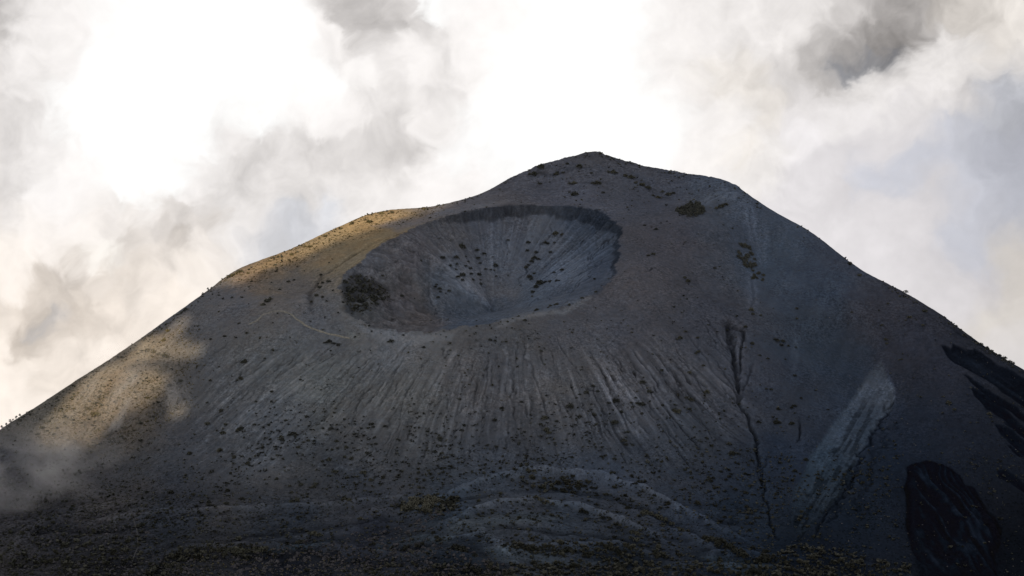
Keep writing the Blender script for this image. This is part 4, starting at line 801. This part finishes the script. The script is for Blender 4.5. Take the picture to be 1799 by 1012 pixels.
thicket(790, 884, spots(12, 8, 6, 1.6, 2.8, 4), 'deep', 'dark scrub clump at the right end of the yellow green thicket', 404)
# trees on the skyline
def tree(px, py, h_, label, group=None, seed=1, kind='dark', lean=0, umbrella=False):
    g_ = ground_pt(px, py)
    if g_ is None: return
    root = bpy.data.objects.new('tree', None); COL.objects.link(root); root.location = (g_[0], g_[1], g_[2]-.3); root['label'] = label; root['category'] = 'tree'
    if group: root['group'] = group
    r = random.Random(seed); bm = bmesh.new()
    def limb(a, b, r1, r2):
        a, b = Vector(a), Vector(b); t = b-a
        bmesh.ops.create_cone(bm, cap_ends=True, segments=6, radius1=r1, radius2=r2, depth=t.length, matrix=Matrix.Translation((a+b)/2) @ t.to_track_quat('Z', 'Y').to_matrix().to_4x4())
    top = Vector((lean*h_, 0, h_*.7)); limb((0, 0, 0), top, .035*h_, .015*h_)
    dm = []
    for k in range(6):
        q = r.uniform(.3, .95); an = r.uniform(0, 6.28); a = top*q; b = a+Vector((math.cos(an), math.sin(an), r.uniform(.3, .8)))*h_*(.34 if umbrella else .2)
        limb(a, b, .014*h_, .006*h_); dm.append(b)
    me = bpy.data.meshes.new('trunk'); bm.to_mesh(me); bm.free(); me.materials.append(BARK)
    o = bpy.data.objects.new('trunk', me); COL.objects.link(o); o.parent = root
    vs, fs = [], []
    for b in dm+[top, top+Vector((0, 0, .2*h_))]:
        for k in range(34):
            rad = h_*(.15 if umbrella else .17)
            p = b+Vector((r.gauss(0, .5), r.gauss(0, .5), r.gauss(0, .35)))*rad; s = h_*r.uniform(.035, .075)
            M = Euler((r.uniform(0, 6), r.uniform(0, 6), r.uniform(0, 6))).to_matrix(); i = len(vs)
            for (ux, uy) in ((-1, -.5), (1, -.5), (.8, .6), (-.7, .7)): vs.append(tuple(p+M @ Vector((ux*s, uy*s, 0))))
            fs.append((i, i+1, i+2, i+3))
    me = bpy.data.meshes.new('crown'); me.from_pydata(vs, [], fs); me.materials.append(LEAF[kind])
    o = bpy.data.objects.new('crown', me); COL.objects.link(o); o.parent = root
tree(1592, 517, 5.6, 'lone spreading tree standing on the right skyline', None, 21, 'dark', 0, True)
tree(365, 511, 4.2, 'lone little tree standing on the left skyline', None, 22, 'dark')
tree(356, 519, 4.0, 'tiny tree left of the lone one on the left skyline', None, 23, 'dark')
for i, (a, b, h_) in enumerate([(3,752,6.5),(11,747,6),(18,742,7.5),(23,739,5),(29,735,6.5),(35,732,7)]):
    tree(a, b+1, h_*.62, 'slender small tree in the row at the far left skyline', 'small trees on the far left skyline', 30+i, 'dull')
batch(0,400,K,[(1510,273,14),(1530,275,10),(1460,303,13),(1440,315,9),(1480,295,9),(1285,433,8),(1260,445,6),(1165,522,10),(1180,515,7),(745,818,8),(690,843,7),(665,855,8),(650,870,6)], 'dark', 'small shrub poking above the left skyline', 'shrubs along the left skyline')

place_shrubs()
# ------------------------------------------------------------------ ground cover nobody could count, and rubble
def scatter(name, n, dens, mat, size, label, blades, flat=.7, seed=5):
    r = np.random.RandomState(seed)
    px = r.uniform(-30, 1830, 160000); py = r.uniform(255, 1030, 160000); keep = r.rand(160000) < dens(px, py); px, py = px[keep][:n], py[keep][:n]
    h = hit(Hc, px, py); h = h[~np.isnan(h[:, 0])]; m = len(h)
    s = size[0]+(size[1]-size[0])*r.uniform(0, 1, m)**2.2; s *= r.uniform(.75, 1.1, m)
    V = []; Fc = []
    if blades:
        for k in range(blades):
            a = r.uniform(0, 6.283, m); e = r.uniform(.2, 1.3, m); c = h+np.stack([np.cos(a)*s*.45, np.sin(a)*s*.45, s*r.uniform(.1, .7, m)*flat], 1)
            d1 = np.stack([np.cos(a+1.57), np.sin(a+1.57), r.uniform(-.4, .4, m)], 1)*s[:, None]*.42
            d2 = np.stack([np.cos(a)*np.cos(e), np.sin(a)*np.cos(e), np.sin(e)], 1)*s[:, None]*.42
            V.append(np.stack([c-d1-d2, c+d1-d2*.8, c+d1*.7+d2, c-d1*.8+d2*.9], 1))
        V = np.concatenate(V).reshape(-1, 3); Fc = np.arange(len(V)).reshape(-1, 4)
    else:
        base = np.array([(1,0,.1),(.3,.95,0),(-.8,.6,.1),(-.8,-.6,0),(.3,-.95,.1),(.5,.2,.8),(-.35,.4,.95),(-.3,-.5,.75)])
        fb = np.array([(0,1,5,5),(1,2,6,5),(2,3,7,6),(3,4,7,7),(4,0,5,7),(5,6,7,7)])
        V = (base[None]*(1+.5*r.uniform(-.6, .6, (m, 8, 1))))*s[:, None, None]; an = r.uniform(0, 6.28, m); c_, s__ = np.cos(an), np.sin(an)
        V = np.stack([V[..., 0]*c_[:, None]-V[..., 1]*s__[:, None], V[..., 0]*s__[:, None]+V[..., 1]*c_[:, None], V[..., 2]*.8], 2)+h[:, None]-np.array([0, 0, .15])*s[:, None, None]
        V = V.reshape(-1, 3); Fc = (fb[None]+8*np.arange(m)[:, None, None]).reshape(-1, 4)
    me = bpy.data.meshes.new(name); me.from_pydata(V.tolist(), [], [tuple(dict.fromkeys(f)) for f in Fc.tolist()]); me.materials.append(mat)
    o = bpy.data.objects.new(name, me); COL.objects.link(o); o['kind'] = 'stuff'; o['label'] = label; return o
def nz(px, py, s, sd): return .5+.5*fbm(px/s, py/s, 3, sd)
def inpoly(px, py, poly, soft=25): return sm(soft, -soft, polysd(px, py, poly))
RIM_NEAR = [(640,574),(655,580),(700,586),(750,587),(800,579),(850,571),(900,563),(960,548),(1010,532),(1060,507),(1082,480)]
def d_dull(px, py):
    d = .14+.9*sm(7, 2, linedist(px, py, RIM_NEAR)[0])+.75*sm(460, 250, px)*sm(540, 640, py)+.5*sm(790, 900, py)*sm(1500, 1300, px)+.25*sm(380, 330, py)+.3*sm(40, 5, np.abs(py-595))*sm(650, 800, px)*sm(1020, 900, px)
    d = d*np.where(polysd(px, py, ROCK) < 3, 0, 1)
    return np.clip(d*np.clip(nz(px, py, 60, 400)*2.2-.5, 0, 1.3)*np.where((px > 1340) & (px < 1560) & (py < 780) & (py > 380), .12, 1)*np.where((px > 610) & (px < 1085) & (py > 375) & (py < 560), .25, 1), 0, 1)
def d_yel(px, py):
    q = inpoly(px, py, [(385,494),(500,441),(640,374),(760,362),(790,372),(690,395),(570,441),(450,500)], 8)+inpoly(px, py, [(320,560),(240,612),(86,735),(80,790),(180,800),(330,720),(360,610)], 30)*.9
    q += .25*inpoly(px, py, [(230,1020),(270,975),(420,960),(620,965),(700,990),(720,1020)], 12)
    return np.clip(q, 0, 1)
scatter('ground_cover', 7000, d_dull, LEAF['dull'], (.7, 2.4), 'low olive tufts scattered over the ash', 5, .7, 5)
scatter('ground_cover', 5200, d_yel, LEAF['yellow'], (.5, 1.8), 'yellow grass tufts on the sunlit ridge and flank', 5, .7, 6)
scatter('ground_cover', 3600, lambda a, b: np.clip(sm(760, 900, b)*np.clip(nz(a, b, 45, 430)*2.4-.6, 0, 1.2)*np.where(a > 1580, .12, 1), 0, 1), LEAF['deep'], (1.0, 3.6), 'dark low scrub over the foot of the mountain', 6, .6, 7)
scatter('ground_cover', 2800, lambda a, b: np.where(polysd(a, b, ROCK) < 3, 0, 1)*np.clip((.05+.85*sm(690, 770, b)*sm(880, 820, b)*sm(330, 450, a))*np.clip(nz(a, b, 50, 440)*2.2-.45, 0, 1.2)*np.where((a > 1340) & (b < 800), .12, 1)*np.where((a > 610) & (a < 1085) & (b > 375) & (b < 560), .2, 1), 0, 1), LEAF['dark'], (.8, 3.2), 'dark little tufts dotted over the slopes', 5, .7, 17)
scatter('rubble', 2100, lambda a, b: np.clip(inpoly(a, b, [(250,985),(420,965),(600,945),(700,925),(760,900),(800,880),(780,905),(720,945),(860,975),(900,1020),(230,1020)], 14)+.35*inpoly(a, b, [(0,900),(250,900),(250,1020),(0,1020)], 40)+.4*sm(985, 1005, b)*(a < 1250), 0, 1), BOULD, (.8, 3.2), 'tumbled dark lava boulders along the bottom ridge', 0, .7, 8)
scatter('rubble', 1600, lambda a, b: np.clip(inpoly(a, b, [(605,500),(640,455),(700,420),(770,430),(760,480),(790,575),(700,580),(640,560)], 10)*.6+.3*inpoly(a, b, [(545,500),(600,470),(590,560),(550,560)], 10)+.05*sm(500, 600, b), 0, 1), stone_material('wall_stones', (.035, .033, .033), (.14, .13, .13)), (.3, 1.0), 'loose stones on the left crater wall and slopes', 0, .7, 9)

scatter('ground_cover', 2600, lambda a, b: np.clip(inpoly(a, b, [(255,1012),(290,972),(330,962),(440,958),(470,968),(420,985),(330,985),(300,1020)], 8)+inpoly(a, b, [(0,960),(120,935),(240,960),(240,1030),(0,1030)], 25)*.5+sm(984, 996, b)*(a > 640)*(a < 1600)*.9+inpoly(a, b, [(1330,985),(1400,962),(1480,970),(1580,1000),(1600,1030),(1330,1030)], 10)+inpoly(a, b, [(880,960),(950,948),(1090,952),(1230,985),(1100,982),(950,975)], 8)+inpoly(a, b, [(900,850),(1000,838),(1040,852),(950,866)], 6)+inpoly(a, b, [(690,890),(740,872),(800,868),(810,890),(760,905)], 6), 0, 1), LEAF['dun'], (1.3, 4.4), 'dense low scrub along the bottom of the view', 9, .9, 27)
scatter('ground_cover', 420, lambda a, b: .8*inpoly(a, b, [(600,525),(612,490),(640,480),(678,512),(690,528),(655,535),(640,552),(620,548)], 5), LEAF['dull'], (.9, 2.4), 'dark scrub mat on the left crater wall', 8, .9, 28)
scatter('ground_cover', 2600, lambda a, b: np.clip(sm(5.5, 1.0, np.abs(polysd(a, b, [(x_, y_+2) for x_, y_, _ in SKY]+[(1950,1200),(-150,1200)])))*np.where((a > 1330) & (a < 1560), .15, 1)*np.clip(nz(a, b, 30, 450)*2.4-.6, 0, 1.2), 0, 1), LEAF['dull'], (.7, 2.3), 'rough tufts along the skyline of the mountain', 6, .9, 29)
# ------------------------------------------------------------------ footpaths
PATHM = stone_material('trodden_ash', (.13, .125, .105), (.24, .225, .19))
def path(pts, wd, label, mat=PATHM):
    d = [];
    for (a, b), (c, e) in zip(pts[:-1], pts[1:]):
        n = max(2, int(math.hypot(c-a, e-b)/1.6))
        for k in range(n): d.append((a+(c-a)*k/n, b+(e-b)*k/n))
    d = np.array(d+[pts[-1]])
    for _ in range(6): d[1:-1] = .25*d[:-2]+.5*d[1:-1]+.25*d[2:]
    i = np.arange(len(d)); d[:, 0] += 1.3*vn(i/9., i*0., 500); d[:, 1] += .7*vn(i/7., i*0., 501)
    h = hit(Hc, d[:, 0], d[:, 1]); h = h[~np.isnan(h[:, 0])]
    t = np.gradient(h[:, :2], axis=0); nrm = np.stack([-t[:, 1], t[:, 0]], 1); nrm /= np.linalg.norm(nrm, axis=1, keepdims=True)+1e-9
    vs = []; fs = []
    for k, o_ in enumerate((-1, -.33, .33, 1)):
        ww = wd*(.75+.5*np.abs(vn(np.arange(len(h))/6., np.full(len(h), k*1.), 502)))
        q = h[:, :2]+nrm*o_*ww[:, None]*.5; z = bil(Hc, q[:, 0], q[:, 1])+(.34 if abs(o_) < .5 else .05)
        vs.append(np.c_[q, z])
    n = len(h); V = np.concatenate(vs)
    for k in range(3):
        for j in range(n-1): fs.append((k*n+j, k*n+j+1, (k+1)*n+j+1, (k+1)*n+j))
    me = bpy.data.meshes.new('path'); me.from_pydata(V.tolist(), [], fs); me.materials.append(mat)
    o = bpy.data.objects.new('path', me); COL.objects.link(o); o['kind'] = 'structure'; o['label'] = label
path(Z(400,330,K,[(130,862),(190,835),(230,800),(290,780),(350,780),(400,795),(440,835),(480,862),(540,890),(590,910),(650,925),(720,942),(770,952)]), 2.4, 'pale footpath bending along the left crater lip')
path(Z(0,731,K,[(640,190),(650,300),(660,400),(690,460),(760,510),(810,560),(835,610),(868,720),(872,830),(830,930)]), 1.2, 'pale footpath winding down the lower left slope', stone_material('path_ash', (.040, .040, .042), (.066, .066, .067)))

# ------------------------------------------------------------------ drifting mist on the left flank
def mist(px, py, back, size, dens, label, seed, rot=0):
    h = hit(Hc, [px], [py])[0]; c = h*(1-back/np.linalg.norm(h))
    bm = bmesh.new(); bmesh.ops.create_icosphere(bm, subdivisions=3, radius=1)
    me = bpy.data.meshes.new('mist'); bm.to_mesh(me); bm.free()
    m, nt, N_ = new_mat('mist'); L = nt.links.new
    out = N_('ShaderNodeOutputMaterial'); pv = N_('ShaderNodeVolumePrincipled'); L(pv.outputs[0], out.inputs['Volume'])
    pv.inputs['Color'].default_value = (.95, .93, .92, 1); pv.inputs['Anisotropy'].default_value = .1
    tc = N_('ShaderNodeTexCoord'); ln = N_('ShaderNodeVectorMath', operation='LENGTH'); L(tc.outputs['Object'], ln.inputs[0])
    fo = N_('ShaderNodeMapRange'); fo.interpolation_type = 'SMOOTHSTEP'; fo.inputs[1].default_value = 1; fo.inputs[2].default_value = .15; L(ln.outputs['Value'], fo.inputs[0])
    mp = N_('ShaderNodeMapping'); mp.inputs['Location'].default_value = (seed*3.1, seed*1.7, 0); L(tc.outputs['Object'], mp.inputs[0])
    nz_ = N_('ShaderNodeTexNoise'); nz_.inputs['Scale'].default_value = 1.7; nz_.inputs['Detail'].default_value = 4; nz_.inputs['Roughness'].default_value = .6; nz_.inputs['Distortion'].default_value = .6; L(mp.outputs[0], nz_.inputs['Vector'])
    r = N_('ShaderNodeMapRange'); r.inputs[1].default_value = .42; r.inputs[2].default_value = .72; L(nz_.outputs[0], r.inputs[0])
    mu = N_('ShaderNodeMath', operation='MULTIPLY'); L(fo.outputs[0], mu.inputs[0]); L(r.outputs[0], mu.inputs[1])
    m2 = N_('ShaderNodeMath', operation='MULTIPLY'); L(mu.outputs[0], m2.inputs[0]); m2.inputs[1].default_value = dens; L(m2.outputs[0], pv.inputs['Density'])
    me.materials.append(m); o = bpy.data.objects.new('mist', me); COL.objects.link(o); o.location = tuple(c); o.scale = size; o.rotation_euler = (0, rot, 0)
    o['kind'] = 'stuff'; o['label'] = label
mist(20, 850, 45, (105, 40, 80), .030, 'pale mist bank drifting over the far left edge of the slope', 1)
mist(125, 800, 35, (80, 30, 62), .024, 'thin mist on the slope beside the footpath', 2)
mist(205, 730, 22, (26, 16, 85), .060, 'wisp of dust rising along the path on the left flank', 3, .45)
mist(312, 705, 18, (22, 14, 46), .055, 'small dust wisp right of the sunlit patch', 4, -.35)

mist(150, 700, 24, (20, 14, 70), .035, 'narrow wisp of mist climbing the far left slope', 6, .6)
mist(250, 640, 20, (60, 16, 40), .026, 'thin haze drifting over the sunlit patch of the left flank', 5)
# ------------------------------------------------------------------ render settings
SC.view_settings.view_transform = 'Standard'; SC.view_settings.look = 'None'; SC.view_settings.exposure = 0; SC.view_settings.gamma = 1
SC.cycles.max_bounces = 4; SC.cycles.diffuse_bounces = 2; SC.cycles.volume_bounces = 1; SC.cycles.transparent_max_bounces = 4
SC.cycles.volume_step_rate = 2.0; SC.cycles.volume_max_steps = 128
